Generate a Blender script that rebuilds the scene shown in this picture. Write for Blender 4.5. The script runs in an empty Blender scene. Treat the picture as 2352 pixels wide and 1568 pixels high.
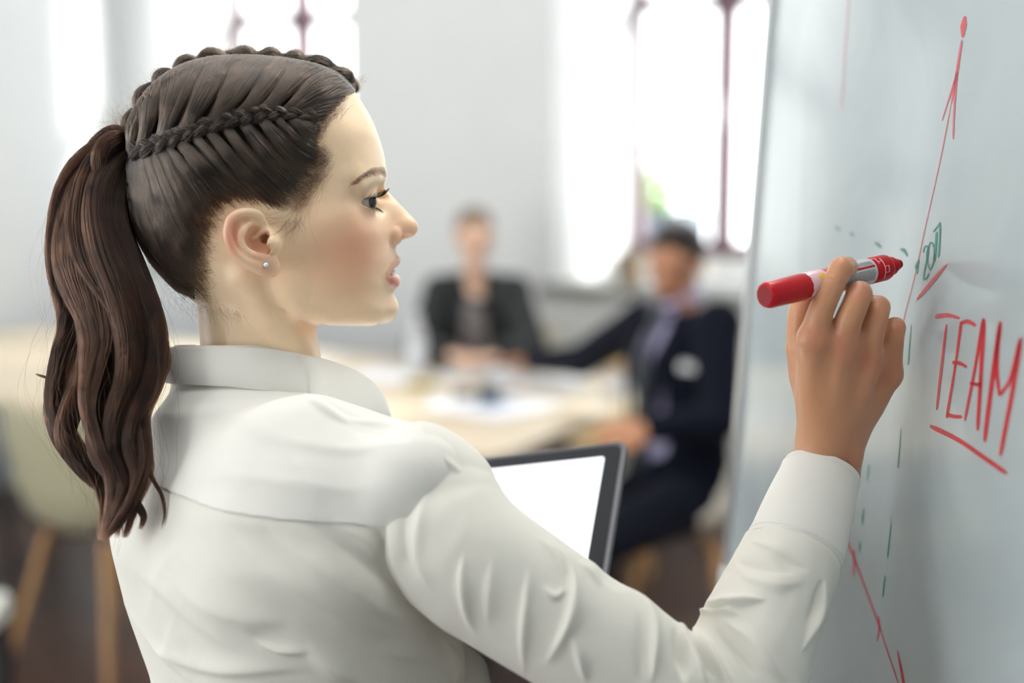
import bpy, bmesh, math
import numpy as np
from mathutils import Vector, Matrix

sc = bpy.context.scene
col = sc.collection
rng = np.random.default_rng(11)

# ---------------------------------------------------------------- camera
F = 2352 * 50.0 / 36.0            # focal length in pixels of the 2352x1568 frame
TH = math.radians(8.5)            # camera looks slightly down
CAMZ = 1.62
cam_d = bpy.data.cameras.new('camera')
cam = bpy.data.objects.new('camera', cam_d)
col.objects.link(cam)
cam.location = (0, 0, CAMZ)
cam.rotation_euler = (math.pi / 2 - TH, 0, 0)
cam_d.lens = 50.0
cam_d.sensor_width = 36.0
cam_d.clip_start = 0.02
cam_d.dof.use_dof = True
cam_d.dof.focus_distance = 1.085
cam_d.dof.aperture_fstop = 2.1
sc.camera = cam

# ---------------------------------------------------------------- world, exposure
world = bpy.data.worlds.new('overcast_sky')
sc.world = world
world.use_nodes = True
bgn = world.node_tree.nodes['Background']
bgn.inputs['Color'].default_value = (0.97, 0.99, 1.0, 1)
bgn.inputs['Strength'].default_value = 5.0
# low sun slanting in through the window wall
sun_d = bpy.data.lights.new('sun', 'SUN')
sun_d.energy = 9.0
sun_d.angle = math.radians(7)
sun_d.color = (1.0, .96, .90)
sun = bpy.data.objects.new('sun', sun_d)
col.objects.link(sun)
sun.location = (3, 9, 6)
_al = math.radians(28)
_ds = Vector((math.cos(_al), -math.sin(_al), 0)); _do = Vector((math.sin(_al), math.cos(_al), 0))
sun.rotation_euler = (_ds * -.72 + _do * -.55 + Vector((0, 0, -.42))).to_track_quat('-Z', 'Y').to_euler()
sc.view_settings.view_transform = 'Standard'
sc.view_settings.look = 'None'
sc.view_settings.gamma = 1.0
sc.view_settings.exposure = 0.40
sc.view_settings.use_curve_mapping = False
sc.cycles.use_denoising = True
sc.cycles.use_adaptive_sampling = True
sc.cycles.adaptive_threshold = .025
sc.cycles.max_bounces = 8
sc.cycles.diffuse_bounces = 5
sc.cycles.glossy_bounces = 4
sc.cycles.transmission_bounces = 6
sc.cycles.transparent_max_bounces = 12
sc.cycles.caustics_reflective = False
sc.cycles.caustics_refractive = False
sc.cycles.sample_clamp_indirect = 6.0
# ---------------------------------------------------------------- coordinates
CT, ST = math.cos(TH), math.sin(TH)

def pc(px, py, d):
    """pixel of the photograph at distance d along the lens axis -> lens-aligned frame (right, away, up)"""
    return np.array([(px - 1176) / F * d, d, (784 - py) / F * d])

def c2w(p):
    p = np.asarray(p, float)
    x, y, z = p[..., 0], p[..., 1], p[..., 2]
    return np.stack([x, y * CT + z * ST, CAMZ - y * ST + z * CT], -1)

def w2c(p):
    p = np.asarray(p, float)
    x, y, z = p[..., 0], p[..., 1], p[..., 2] - CAMZ
    return np.stack([x, y * CT - z * ST, y * ST + z * CT], -1)

def topx(pcam):
    return 1176 + F * pcam[..., 0] / pcam[..., 1], 784 - F * pcam[..., 2] / pcam[..., 1]

def at(px, py, d):
    return c2w(pc(px, py, d))

def onz(px, py, z):
    """world point at height z seen at that pixel"""
    r = c2w(pc(px, py, 1.0)) - np.array([0, 0, CAMZ])
    s = (z - CAMZ) / r[2]
    return np.array([0, 0, CAMZ]) + r * s

# ---------------------------------------------------------------- objects
def tag(o, label=None, cat=None, group=None, kind=None):
    if label: o['label'] = label
    if cat: o['category'] = cat
    if group: o['group'] = group
    if kind: o['kind'] = kind
    return o

def empty(name, loc=(0, 0, 0), rz=0.0):
    o = bpy.data.objects.new(name, None)
    col.objects.link(o)
    o.location = loc
    o.rotation_euler = (0, 0, rz)
    o.empty_display_size = 0.05
    return o

def link(name, me, mat=None, parent=None):
    o = bpy.data.objects.new(name, me)
    col.objects.link(o)
    if mat is not None:
        me.materials.append(mat)
    if parent is not None:
        o.parent = parent
        # geometry is given in world space: undo the parent's own placement
        o.matrix_parent_inverse = world_of(parent).inverted()
    return o

def world_of(o):
    m = o.matrix_basis.copy()
    if o.parent is not None:
        m = world_of(o.parent) @ o.matrix_parent_inverse @ m
    return m

def mesh_np(name, V, Q, mat, parent=None, smooth=True, attrs=None):
    V = np.asarray(V, np.float32); Q = np.asarray(Q, np.int32)
    me = bpy.data.meshes.new(name)
    k = Q.shape[1]
    me.vertices.add(len(V)); me.vertices.foreach_set('co', V.ravel())
    me.loops.add(Q.size); me.loops.foreach_set('vertex_index', Q.ravel())
    me.polygons.add(len(Q))
    me.polygons.foreach_set('loop_start', np.arange(0, Q.size, k, dtype=np.int32))
    me.update(calc_edges=True)
    me.validate()
    me.polygons.foreach_set('use_smooth', np.full(len(me.polygons), smooth, bool))
    for n, a in (attrs or {}).items():
        a = np.asarray(a, np.float32)
        if a.ndim == 1:
            t = me.attributes.new(n, 'FLOAT', 'POINT'); t.data.foreach_set('value', a)
        else:
            t = me.attributes.new(n, 'FLOAT_COLOR', 'POINT')
            if a.shape[1] == 3: a = np.concatenate([a, np.ones((len(a), 1), np.float32)], 1)
            t.data.foreach_set('color', a.ravel())
    return link(name, me, mat, parent)

def pyd(name, V, Fs, mat, parent=None, smooth=False, bevel=0, seg=2):
    me = bpy.data.meshes.new(name)
    me.from_pydata([tuple(map(float, v)) for v in V], [], Fs)
    bm = bmesh.new(); bm.from_mesh(me)
    bmesh.ops.recalc_face_normals(bm, faces=bm.faces)
    if bevel:
        bmesh.ops.bevel(bm, geom=bm.edges[:], offset=bevel, segments=seg, profile=0.6, affect='EDGES', clamp_overlap=True)
        smooth = True
    bm.to_mesh(me); bm.free()
    for p in me.polygons: p.use_smooth = smooth
    o = link(name, me, mat, parent)
    if bevel:
        o.data.set_sharp_from_angle(angle=math.radians(50))
    return o

class Fr:
    """right-handed placing frame: origin, rotation about z (plus optional full axes)"""
    def __init__(s, o, ex, ey, ez=(0, 0, 1)):
        s.o = np.array(o, float); s.e = np.array([ex, ey, ez], float)
    def __call__(s, p):
        return s.o + np.asarray(p, float) @ s.e

IDF = Fr((0, 0, 0), (1, 0, 0), (0, 1, 0))

def boxv(fr, lo, hi):
    V = [fr((x, y, z)) for x in (lo[0], hi[0]) for y in (lo[1], hi[1]) for z in (lo[2], hi[2])]
    Fs = [(0, 1, 3, 2), (4, 6, 7, 5), (0, 4, 5, 1), (2, 3, 7, 6), (0, 2, 6, 4), (1, 5, 7, 3)]
    return V, Fs

def box(name, lo, hi, mat, parent=None, fr=IDF, bevel=0, seg=2):
    V, Fs = boxv(fr, lo, hi)
    return pyd(name, V, Fs, mat, parent, bevel=bevel, seg=seg)

def prism(name, poly, z0, z1, mat, parent=None, fr=IDF, bevel=0, seg=2, smooth=False):
    n = len(poly)
    V = [fr((p[0], p[1], z0)) for p in poly] + [fr((p[0], p[1], z1)) for p in poly]
    Fs = [tuple(range(n))[::-1], tuple(range(n, 2 * n))] + [(i, (i + 1) % n, n + (i + 1) % n, n + i) for i in range(n)]
    return pyd(name, V, Fs, mat, parent, bevel=bevel, seg=seg, smooth=smooth)

def frames_along(P):
    P = np.asarray(P, float)
    T = np.gradient(P, axis=0); T /= np.linalg.norm(T, axis=1)[:, None] + 1e-12
    N = np.zeros_like(P)
    a = np.array([0, 0, 1.0]) if abs(T[0][2]) < .9 else np.array([1.0, 0, 0])
    n = np.cross(T[0], a); n /= np.linalg.norm(n)
    for i in range(len(P)):
        n = n - T[i] * n.dot(T[i]); n /= np.linalg.norm(n) + 1e-12
        N[i] = n
    return T, N, np.cross(T, N)

def tube(name, P, R, mat, parent=None, n=12, cap=True):
    P = np.asarray(P, float); R = np.broadcast_to(np.asarray(R, float), (len(P),))
    T, N, B = frames_along(P)
    a = np.linspace(0, 2 * math.pi, n, endpoint=False)
    V = (P[:, None, :] + R[:, None, None] * (np.cos(a)[None, :, None] * N[:, None, :] + np.sin(a)[None, :, None] * B[:, None, :])).reshape(-1, 3)
    Fs = [(i * n + j, i * n + (j + 1) % n, (i + 1) * n + (j + 1) % n, (i + 1) * n + j) for i in range(len(P) - 1) for j in range(n)]
    if cap:
        Fs += [tuple(range(n))[::-1], tuple((len(P) - 1) * n + j for j in range(n))]
    o = pyd(name, V, Fs, mat, parent, smooth=True)
    o.data.set_sharp_from_angle(angle=math.radians(60))
    return o

def lathe(name, prof, mat, parent=None, fr=IDF, n=24):
    """prof: list of (radius, z)"""
    a = np.linspace(0, 2 * math.pi, n, endpoint=False)
    V = [fr((r * math.cos(t), r * math.sin(t), z)) for r, z in prof for t in a]
    m = len(prof)
    Fs = [(i * n + j, i * n + (j + 1) % n, (i + 1) * n + (j + 1) % n, (i + 1) * n + j) for i in range(m - 1) for j in range(n)]
    Fs += [tuple(range(n))[::-1], tuple((m - 1) * n + j for j in range(n))]
    o = pyd(name, V, Fs, mat, parent, smooth=True)
    o.data.set_sharp_from_angle(angle=math.radians(40))
    return o

def cspline(P, n):
    """Catmull-Rom through P (k x d) sampled at n points by chord length"""
    P = np.asarray(P, float)
    t = np.concatenate([[0], np.cumsum(np.linalg.norm(np.diff(P, axis=0), axis=1) ** 0.5 + 1e-9)])
    m = np.gradient(P, t, axis=0)
    u = np.linspace(0, t[-1], n)
    i = np.clip(np.searchsorted(t, u, 'right') - 1, 0, len(t) - 2)
    h = (t[i + 1] - t[i])[:, None]; s = ((u - t[i])[:, None]) / h
    return (2 * s**3 - 3 * s**2 + 1) * P[i] + (s**3 - 2 * s**2 + s) * h * m[i] + (-2 * s**3 + 3 * s**2) * P[i + 1] + (s**3 - s**2) * h * m[i + 1]

# ---------------------------------------------------------------- materials
MATS = {}
def mat(name, color=(.8, .8, .8), rough=.5, metal=0, spec=.5, noise=0, nscale=20, bump=0, bscale=60, coat=0, sss=0, sssr=(.01, .004, .002),
        trans=0, alpha=1, emit=None, estr=0, sheen=0, coords='Object', attr=None, stretch=None, ior=None):
    if name in MATS: return MATS[name]
    m = bpy.data.materials.new(name); m.use_nodes = True
    nt = m.node_tree; b = nt.nodes['Principled BSDF']
    I = b.inputs
    I['Base Color'].default_value = (*color, 1)
    I['Roughness'].default_value = rough; I['Metallic'].default_value = metal
    I['Specular IOR Level'].default_value = spec
    I['Coat Weight'].default_value = coat; I['Coat Roughness'].default_value = .03
    I['Subsurface Weight'].default_value = sss
    I['Subsurface Radius'].default_value = sssr; I['Subsurface Scale'].default_value = 1.0
    I['Transmission Weight'].default_value = trans; I['Alpha'].default_value = alpha
    I['Sheen Weight'].default_value = sheen
    if ior: I['IOR'].default_value = ior
    if emit: I['Emission Color'].default_value = (*emit, 1); I['Emission Strength'].default_value = estr
    src = None
    if attr:
        a = nt.nodes.new('ShaderNodeAttribute'); a.attribute_name = attr
        src = a.outputs['Color']; nt.links.new(src, I['Base Color'])
    if noise or bump:
        tc = nt.nodes.new('ShaderNodeTexCoord'); vec = tc.outputs[coords]
        if stretch:
            mp = nt.nodes.new('ShaderNodeMapping'); mp.inputs['Scale'].default_value = stretch
            nt.links.new(vec, mp.inputs['Vector']); vec = mp.outputs['Vector']
        if noise:
            tx = nt.nodes.new('ShaderNodeTexNoise'); tx.inputs['Scale'].default_value = nscale; tx.inputs['Detail'].default_value = 5
            nt.links.new(vec, tx.inputs['Vector'])
            mx = nt.nodes.new('ShaderNodeMix'); mx.data_type = 'RGBA'; mx.blend_type = 'MULTIPLY'
            mr = nt.nodes.new('ShaderNodeMapRange'); mr.inputs['From Min'].default_value = .25; mr.inputs['From Max'].default_value = .75
            mr.inputs['To Min'].default_value = 1 - noise; mr.inputs['To Max'].default_value = 1 + noise * .35
            nt.links.new(tx.outputs['Fac'], mr.inputs['Value'])
            mx.inputs['Factor'].default_value = 1.0
            if src is not None: nt.links.new(src, mx.inputs['A'])
            else: mx.inputs['A'].default_value = (*color, 1)
            nt.links.new(mr.outputs['Result'], mx.inputs['B'])
            nt.links.new(mx.outputs['Result'], I['Base Color'])
        if bump:
            tb = nt.nodes.new('ShaderNodeTexNoise'); tb.inputs['Scale'].default_value = bscale; tb.inputs['Detail'].default_value = 4
            nt.links.new(vec, tb.inputs['Vector'])
            bp = nt.nodes.new('ShaderNodeBump'); bp.inputs['Strength'].default_value = bump; bp.inputs['Distance'].default_value = .001
            nt.links.new(tb.outputs['Fac'], bp.inputs['Height']); nt.links.new(bp.outputs['Normal'], I['Normal'])
    MATS[name] = m
    return m

def srgb(r, g, b):
    f = lambda c: (c / 255 / 12.92) if c <= 10 else ((c / 255 + .055) / 1.055) ** 2.4
    return (f(r), f(g), f(b))

# ---------------------------------------------------------------- sculpting by distance fields
def smin(a, b, k):
    if k <= 0: return np.minimum(a, b)
    h = np.clip(.5 + .5 * (b - a) / k, 0, 1)
    return b + (a - b) * h - k * h * (1 - h)

def smax(a, b, k):
    return -smin(-a, -b, k)

class Vol:
    def __init__(s, lo, hi, h):
        s.lo = np.asarray(lo, float); s.h = h
        n = np.ceil((np.asarray(hi, float) - s.lo) / h).astype(int) + 1
        s.f = np.full(tuple(n), .05, np.float32)
        s.ax = [(s.lo[i] + h * np.arange(n[i])).astype(np.float32) for i in range(3)]
    def win(s, lo, hi):
        sl = []
        for i in range(3):
            a = int(np.clip(math.floor((lo[i] - s.lo[i]) / s.h), 0, s.f.shape[i])); b = int(np.clip(math.ceil((hi[i] - s.lo[i]) / s.h) + 1, 0, s.f.shape[i]))
            sl.append(slice(a, b))
        sl = tuple(sl)
        g = (s.ax[0][sl[0]][:, None, None], s.ax[1][sl[1]][None, :, None], s.ax[2][sl[2]][None, None, :])
        return sl, g
    def op(s, fn, lo, hi, k, mode='u'):
        sl, g = s.win(lo, hi)
        if any(q.stop <= q.start for q in sl): return
        d = fn(*g)
        if mode == 'u': s.f[sl] = smin(s.f[sl], d, k)
        elif mode == 'd': s.f[sl] = smax(s.f[sl], -d, k)
        elif mode == 'i': s.f[sl] = smax(s.f[sl], d, k)
    def cone(s, a, b, ra, rb, k=.004, mode='u'):
        a = np.asarray(a, float); b = np.asarray(b, float); m = max(ra, rb) + 2 * k + .006
        ab = b - a; L = ab.dot(ab) + 1e-12
        def fn(X, Y, Z):
            t = np.clip(((X - a[0]) * ab[0] + (Y - a[1]) * ab[1] + (Z - a[2]) * ab[2]) / L, 0, 1)
            return np.sqrt((X - a[0] - t * ab[0])**2 + (Y - a[1] - t * ab[1])**2 + (Z - a[2] - t * ab[2])**2) - (ra + (rb - ra) * t)
        s.op(fn, np.minimum(a, b) - m, np.maximum(a, b) + m, k, mode)
    def chain(s, P, R, k=.004, mode='u'):
        P = np.asarray(P, float); R = np.broadcast_to(np.asarray(R, float), (len(P),)); m = R.max() + 2 * k + .006
        def fn(X, Y, Z):
            d = None
            for a, b, ra, rb in zip(P[:-1], P[1:], R[:-1], R[1:]):
                ab = b - a; L = ab.dot(ab) + 1e-12
                t = np.clip(((X - a[0]) * ab[0] + (Y - a[1]) * ab[1] + (Z - a[2]) * ab[2]) / L, 0, 1)
                e = np.sqrt((X - a[0] - t * ab[0])**2 + (Y - a[1] - t * ab[1])**2 + (Z - a[2] - t * ab[2])**2) - (ra + (rb - ra) * t)
                d = e if d is None else np.minimum(d, e)
            return d
        s.op(fn, P.min(0) - m, P.max(0) + m, k, mode)
    def ell(s, c, r, k=.004, mode='u', M=None):
        """ellipsoid; M rows = its axes"""
        c = np.asarray(c, float); r = np.asarray(r, float); m = r.max() + 2 * k + .006
        M = np.eye(3) if M is None else np.asarray(M, float)
        def fn(X, Y, Z):
            x, y, z = X - c[0], Y - c[1], Z - c[2]
            q = [(M[i][0] * x + M[i][1] * y + M[i][2] * z) / r[i] for i in range(3)]
            k0 = np.sqrt(q[0]**2 + q[1]**2 + q[2]**2); k1 = np.sqrt((q[0] / r[0])**2 + (q[1] / r[1])**2 + (q[2] / r[2])**2)
            return k0 * (k0 - 1) / (k1 + 1e-9)
        s.op(fn, c - m, c + m, k, mode)
    def mesh(s, smooth=1):
        V, Q = surfnet(s.f); 
        if smooth: V = relax(V, Q, smooth)
        return V * s.h + s.lo, Q
    def sample(s, P):
        q = (np.asarray(P, float) - s.lo) / s.h
        i = np.floor(q).astype(int)
        for a in range(3): i[..., a] = np.clip(i[..., a], 0, s.f.shape[a] - 2)
        t = np.clip(q - i, 0, 1)
        out = 0
        for dx in (0, 1):
            for dy in (0, 1):
                for dz in (0, 1):
                    w = (t[..., 0] if dx else 1 - t[..., 0]) * (t[..., 1] if dy else 1 - t[..., 1]) * (t[..., 2] if dz else 1 - t[..., 2])
                    out = out + w * s.f[i[..., 0] + dx, i[..., 1] + dy, i[..., 2] + dz]
        return out
    def grad(s, P, e=None):
        e = e or s.h * 1.2
        g = np.stack([s.sample(P + np.eye(3)[a] * e) - s.sample(P - np.eye(3)[a] * e) for a in range(3)], -1) / (2 * e)
        return g
    def snap(s, P, level=0.0, it=4):
        P = np.array(P, float)
        lv = level
        for _ in range(it):
            g = s.grad(P); n = np.linalg.norm(g, axis=-1, keepdims=True) + 1e-6
            d = (s.sample(P) - lv)[..., None] / np.maximum(n, .3)
            P = P - np.clip(d, -.02, .02) * g / n
        return P

def surfnet(f):
    ins = f < 0
    nx, ny, nz = f.shape
    c = [ins[dx:nx - 1 + dx, dy:ny - 1 + dy, dz:nz - 1 + dz] for dx in (0, 1) for dy in (0, 1) for dz in (0, 1)]
    al = c[0].copy(); an = c[0].copy()
    for q in c[1:]: al &= q; an |= q
    act = np.argwhere(an & ~al)
    del al, an
    cor = np.array([(dx, dy, dz) for dx in (0, 1) for dy in (0, 1) for dz in (0, 1)])
    val = np.stack([f[act[:, 0] + d[0], act[:, 1] + d[1], act[:, 2] + d[2]] for d in cor], 1).astype(float)
    S = np.zeros((len(act), 3)); N = np.zeros(len(act))
    for i in range(8):
        for j in range(i + 1, 8):
            if np.abs(cor[i] - cor[j]).sum() != 1: continue
            a, b = val[:, i], val[:, j]; m = (a < 0) != (b < 0)
            t = a[m] / (a[m] - b[m])
            S[m] += cor[i] + t[:, None] * (cor[j] - cor[i]); N[m] += 1
    V = act + S / N[:, None]
    idx = np.full((nx - 1, ny - 1, nz - 1), -1, np.int32)
    idx[act[:, 0], act[:, 1], act[:, 2]] = np.arange(len(act))
    Q = []
    for ax in range(3):
        u, v = (ax + 1) % 3, (ax + 2) % 3
        s0 = [slice(None)] * 3; s1 = [slice(None)] * 3
        s0[ax] = slice(0, -1); s1[ax] = slice(1, None)
        a = ins[tuple(s0)]; b = ins[tuple(s1)]
        e = np.argwhere(a != b)
        e = e[(e[:, u] > 0) & (e[:, v] > 0) & (e[:, u] < f.shape[u] - 1) & (e[:, v] < f.shape[v] - 1)]
        du = np.zeros(3, int); du[u] = 1; dv = np.zeros(3, int); dv[v] = 1
        g = lambda p: idx[p[:, 0], p[:, 1], p[:, 2]]
        q = np.stack([g(e - du - dv), g(e - dv), g(e), g(e - du)], 1)
        flip = ~a[e[:, 0], e[:, 1], e[:, 2]]
        q[flip] = q[flip][:, ::-1]
        Q.append(q)
    Q = np.concatenate(Q)
    return V, Q[(Q >= 0).all(1)]

def relax(V, Q, it=1, lam=.5):
    E = np.concatenate([Q[:, [0, 1]], Q[:, [1, 2]], Q[:, [2, 3]], Q[:, [3, 0]]])
    E = np.concatenate([E, E[:, ::-1]])
    n = np.bincount(E[:, 0], minlength=len(V))[:, None]
    for _ in range(it):
        for l in (lam, -lam * 1.04):
            A = np.stack([np.bincount(E[:, 0], V[E[:, 1], a], len(V)) for a in range(3)], 1) / np.maximum(n, 1)
            V = V + l * (A - V)
    return V

def vnorm(V, Q):
    a = V[Q[:, 2]] - V[Q[:, 0]]; b = V[Q[:, 3]] - V[Q[:, 1]]
    fn = np.cross(a, b)
    N = np.stack([sum(np.bincount(Q[:, i], fn[:, k], len(V)) for i in range(4)) for k in range(3)], 1)
    return N / (np.linalg.norm(N, axis=1)[:, None] + 1e-12)

def tps(P, v, reg=1e-6):
    P = np.asarray(P, float); v = np.asarray(v, float); n = len(P)
    d = np.linalg.norm(P[:, None] - P[None], axis=-1)
    K = np.where(d > 0, d * d * np.log(d + 1e-12), 0) + reg * np.eye(n)
    A = np.zeros((n + 3, n + 3)); A[:n, :n] = K; A[:n, n] = 1; A[:n, n + 1:] = P; A[n:, :n] = A[:n, n:].T
    c = np.linalg.solve(A, np.concatenate([v, np.zeros(3)]))
    def ev(X, Z):
        o = c[n] + c[n + 1] * X + c[n + 2] * Z
        for i in range(n):
            r2 = (X - P[i, 0])**2 + (Z - P[i, 1])**2
            o = o + c[i] * .5 * r2 * np.log(r2 + 1e-18)
        return o
    return ev

def seg_dist2d(x, y, poly):
    """distance of points to a polyline, plus parameter 0..1 along it and the signed side"""
    poly = np.asarray(poly, float)
    best = np.full(x.shape, 1e9); par = np.zeros(x.shape); side = np.zeros(x.shape)
    L = np.concatenate([[0], np.cumsum(np.linalg.norm(np.diff(poly, axis=0), axis=1))])
    for i in range(len(poly) - 1):
        a, b = poly[i], poly[i + 1]; ab = b - a; l2 = ab.dot(ab) + 1e-12
        t = np.clip(((x - a[0]) * ab[0] + (y - a[1]) * ab[1]) / l2, 0, 1)
        dx = x - a[0] - t * ab[0]; dy = y - a[1] - t * ab[1]
        d = np.sqrt(dx * dx + dy * dy); m = d < best
        best = np.where(m, d, best); par = np.where(m, (L[i] + t * (L[i + 1] - L[i])) / L[-1], par)
        side = np.where(m, np.sign(ab[0] * dy - ab[1] * dx), side)
    return best, par, side

def in_poly(x, y, poly):
    c = np.zeros(x.shape, bool); n = len(poly)
    for i in range(n):
        x1, y1 = poly[i]; x2, y2 = poly[(i + 1) % n]
        m = ((y1 > y) != (y2 > y))
        xi = (x2 - x1) * (y - y1) / (y2 - y1 + 1e-12) + x1
        c ^= m & (x < xi)
    return c

def sstep(a, b, x):
    t = np.clip((x - a) / (b - a), 0, 1)
    return t * t * (3 - 2 * t)

def hair_obj(name, strands, radii, mat_, parent, cols=None):
    """strands: (n, k, 3) world points; radii: (n, k)"""
    n, k, _ = strands.shape
    hc = bpy.data.hair_curves.new(name)
    hc.add_curves([k] * n)
    hc.points.foreach_set('position', np.ascontiguousarray(strands, np.float32).ravel())
    hc.points.foreach_set('radius', np.ascontiguousarray(radii, np.float32).ravel())
    if cols is not None:
        t = hc.attributes.new('col', 'FLOAT_COLOR', 'CURVE')
        c = np.concatenate([cols, np.ones((n, 1))], 1).astype(np.float32)
        t.data.foreach_set('color', c.ravel())
    return link(name, hc, mat_, parent)
# ================================================================ the room
AL = math.radians(28)
WQ = np.array([-0.258, 6.2, 0.0])
ew = np.array([math.cos(AL), -math.sin(AL), 0]); eo = np.array([math.sin(AL), math.cos(AL), 0])
RM = Fr(WQ, ew, eo)                       # s along the window wall, o outwards, z up
HC = 3.3                                  # ceiling height

m_wall = mat('wall_paint', srgb(219, 223, 225), rough=.85, noise=.03, nscale=3, bump=.15, bscale=90)
m_ceil = mat('ceiling_paint', srgb(235, 235, 232), rough=.9, noise=.02, nscale=4)
m_reveal = mat('reveal_paint', srgb(244, 247, 248), rough=.8, noise=.02, nscale=5)
m_sill = mat('sill_stone', srgb(150, 152, 148), rough=.45, noise=.12, nscale=14)
m_frame = mat('window_frame_paint', srgb(104, 74, 84), rough=.45, noise=.12, nscale=25)
def floor_mat():
    m = bpy.data.materials.new('dark_floor_boards'); m.use_nodes = True
    nt = m.node_tree; b = nt.nodes['Principled BSDF']
    tc = nt.nodes.new('ShaderNodeTexCoord')
    mp = nt.nodes.new('ShaderNodeMapping'); mp.inputs['Rotation'].default_value = (0, 0, AL)
    nt.links.new(tc.outputs['Object'], mp.inputs['Vector'])
    br = nt.nodes.new('ShaderNodeTexBrick')
    br.inputs['Scale'].default_value = 1.0; br.inputs['Brick Width'].default_value = 1.6; br.inputs['Row Height'].default_value = .16
    br.inputs['Mortar Size'].default_value = .0035
    br.inputs['Color1'].default_value = (*srgb(74, 54, 48), 1); br.inputs['Color2'].default_value = (*srgb(92, 68, 58), 1)
    br.inputs['Mortar'].default_value = (*srgb(30, 22, 20), 1)
    nt.links.new(mp.outputs['Vector'], br.inputs['Vector'])
    ns = nt.nodes.new('ShaderNodeTexNoise'); ns.inputs['Scale'].default_value = 4; ns.inputs['Detail'].default_value = 6
    m2 = nt.nodes.new('ShaderNodeMapping'); m2.inputs['Scale'].default_value = (1.5, 22, 1)
    nt.links.new(mp.outputs['Vector'], m2.inputs['Vector']); nt.links.new(m2.outputs['Vector'], ns.inputs['Vector'])
    mx = nt.nodes.new('ShaderNodeMix'); mx.data_type = 'RGBA'; mx.blend_type = 'OVERLAY'; mx.inputs['Factor'].default_value = .5
    nt.links.new(br.outputs['Color'], mx.inputs['A']); nt.links.new(ns.outputs['Fac'], mx.inputs['B'])
    nt.links.new(mx.outputs['Result'], b.inputs['Base Color'])
    b.inputs['Roughness'].default_value = .30
    return m
m_floor = floor_mat()

def glass_mat(name, tint=(.97, .99, .99), refl=.06):
    m = bpy.data.materials.new(name); m.use_nodes = True
    nt = m.node_tree; nt.nodes.remove(nt.nodes['Principled BSDF'])
    out = nt.nodes['Material Output']
    tr = nt.nodes.new('ShaderNodeBsdfTransparent'); tr.inputs['Color'].default_value = (*tint, 1)
    gl = nt.nodes.new('ShaderNodeBsdfGlossy'); gl.inputs['Roughness'].default_value = .02
    mx = nt.nodes.new('ShaderNodeMixShader'); mx.inputs[0].default_value = .035
    nt.links.new(tr.outputs[0], mx.inputs[1]); nt.links.new(gl.outputs[0], mx.inputs[2])
    nt.links.new(mx.outputs[0], out.inputs['Surface'])
    return m
m_pane = glass_mat('window_glass')

S0, S1, O0 = -1.86, 6.2, -7.6             # left wall, far side wall, wall behind the camera
fl = tag(box('floor', (S0 - .3, O0 - .3, -.1), (S1 + .3, .6, 0), m_floor, fr=RM), kind='structure')
ce = tag(box('ceiling', (S0 - .3, O0 - .3, HC), (S1 + .3, .6, HC + .15), m_ceil, fr=RM), kind='structure')

# window wall: piers with splayed reveals, breast below, lintel above
WD, SPL = .46, .17
openings = [(-1.70, -.525), (.487, 1.662), (2.674, 3.849), (4.86, 6.035)]
wb = tag(empty('wall_back', RM((0, 0, 0))), kind='structure')
edges = [S0] + [e for o in openings for e in o] + [S1 + .3]
for i in range(0, len(edges), 2):
    a, b = edges[i], edges[i + 1]
    prism('pier', [(a, 0), (b, 0), (b + (SPL if i + 1 < len(edges) - 1 else 0), WD), (a - (SPL if i else 0), WD)], 0, HC, m_wall, wb, fr=RM)
WZ0, WZ1 = .98, 2.95
for a, b in openings:
    prism('breast', [(a, 0), (b, 0), (b - SPL - .0, WD), (a + SPL + .0, WD)], 0, WZ0 - .05, m_wall, wb, fr=RM)
    prism('lintel', [(a, 0), (b, 0), (b - SPL, WD), (a + SPL, WD)], WZ1, HC, m_wall, wb, fr=RM)
# reveals get their own bright plaster lining
for n_, (a, b) in enumerate(openings):
    for (p, q) in (((a, 0), (a + SPL, WD)), ((b, 0), (b - SPL, WD))):
        sgn = 1 if p[0] == a else -1
        prism('reveal_lining', [(p[0], p[1] + .003), (q[0], q[1]), (q[0] + sgn * .012, q[1]), (p[0] + sgn * .012, p[1] + .003)], WZ0, WZ1, m_reveal, wb, fr=RM)
    prism('window_sill', [(a - .06, -.025), (b + .06, -.025), (b + .06, .002), (b - SPL * .95, WD - .02), (a + SPL * .95, WD - .02), (a - .06, .002)], WZ0 - .05, WZ0, m_sill, wb, fr=RM, bevel=.006)

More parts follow.
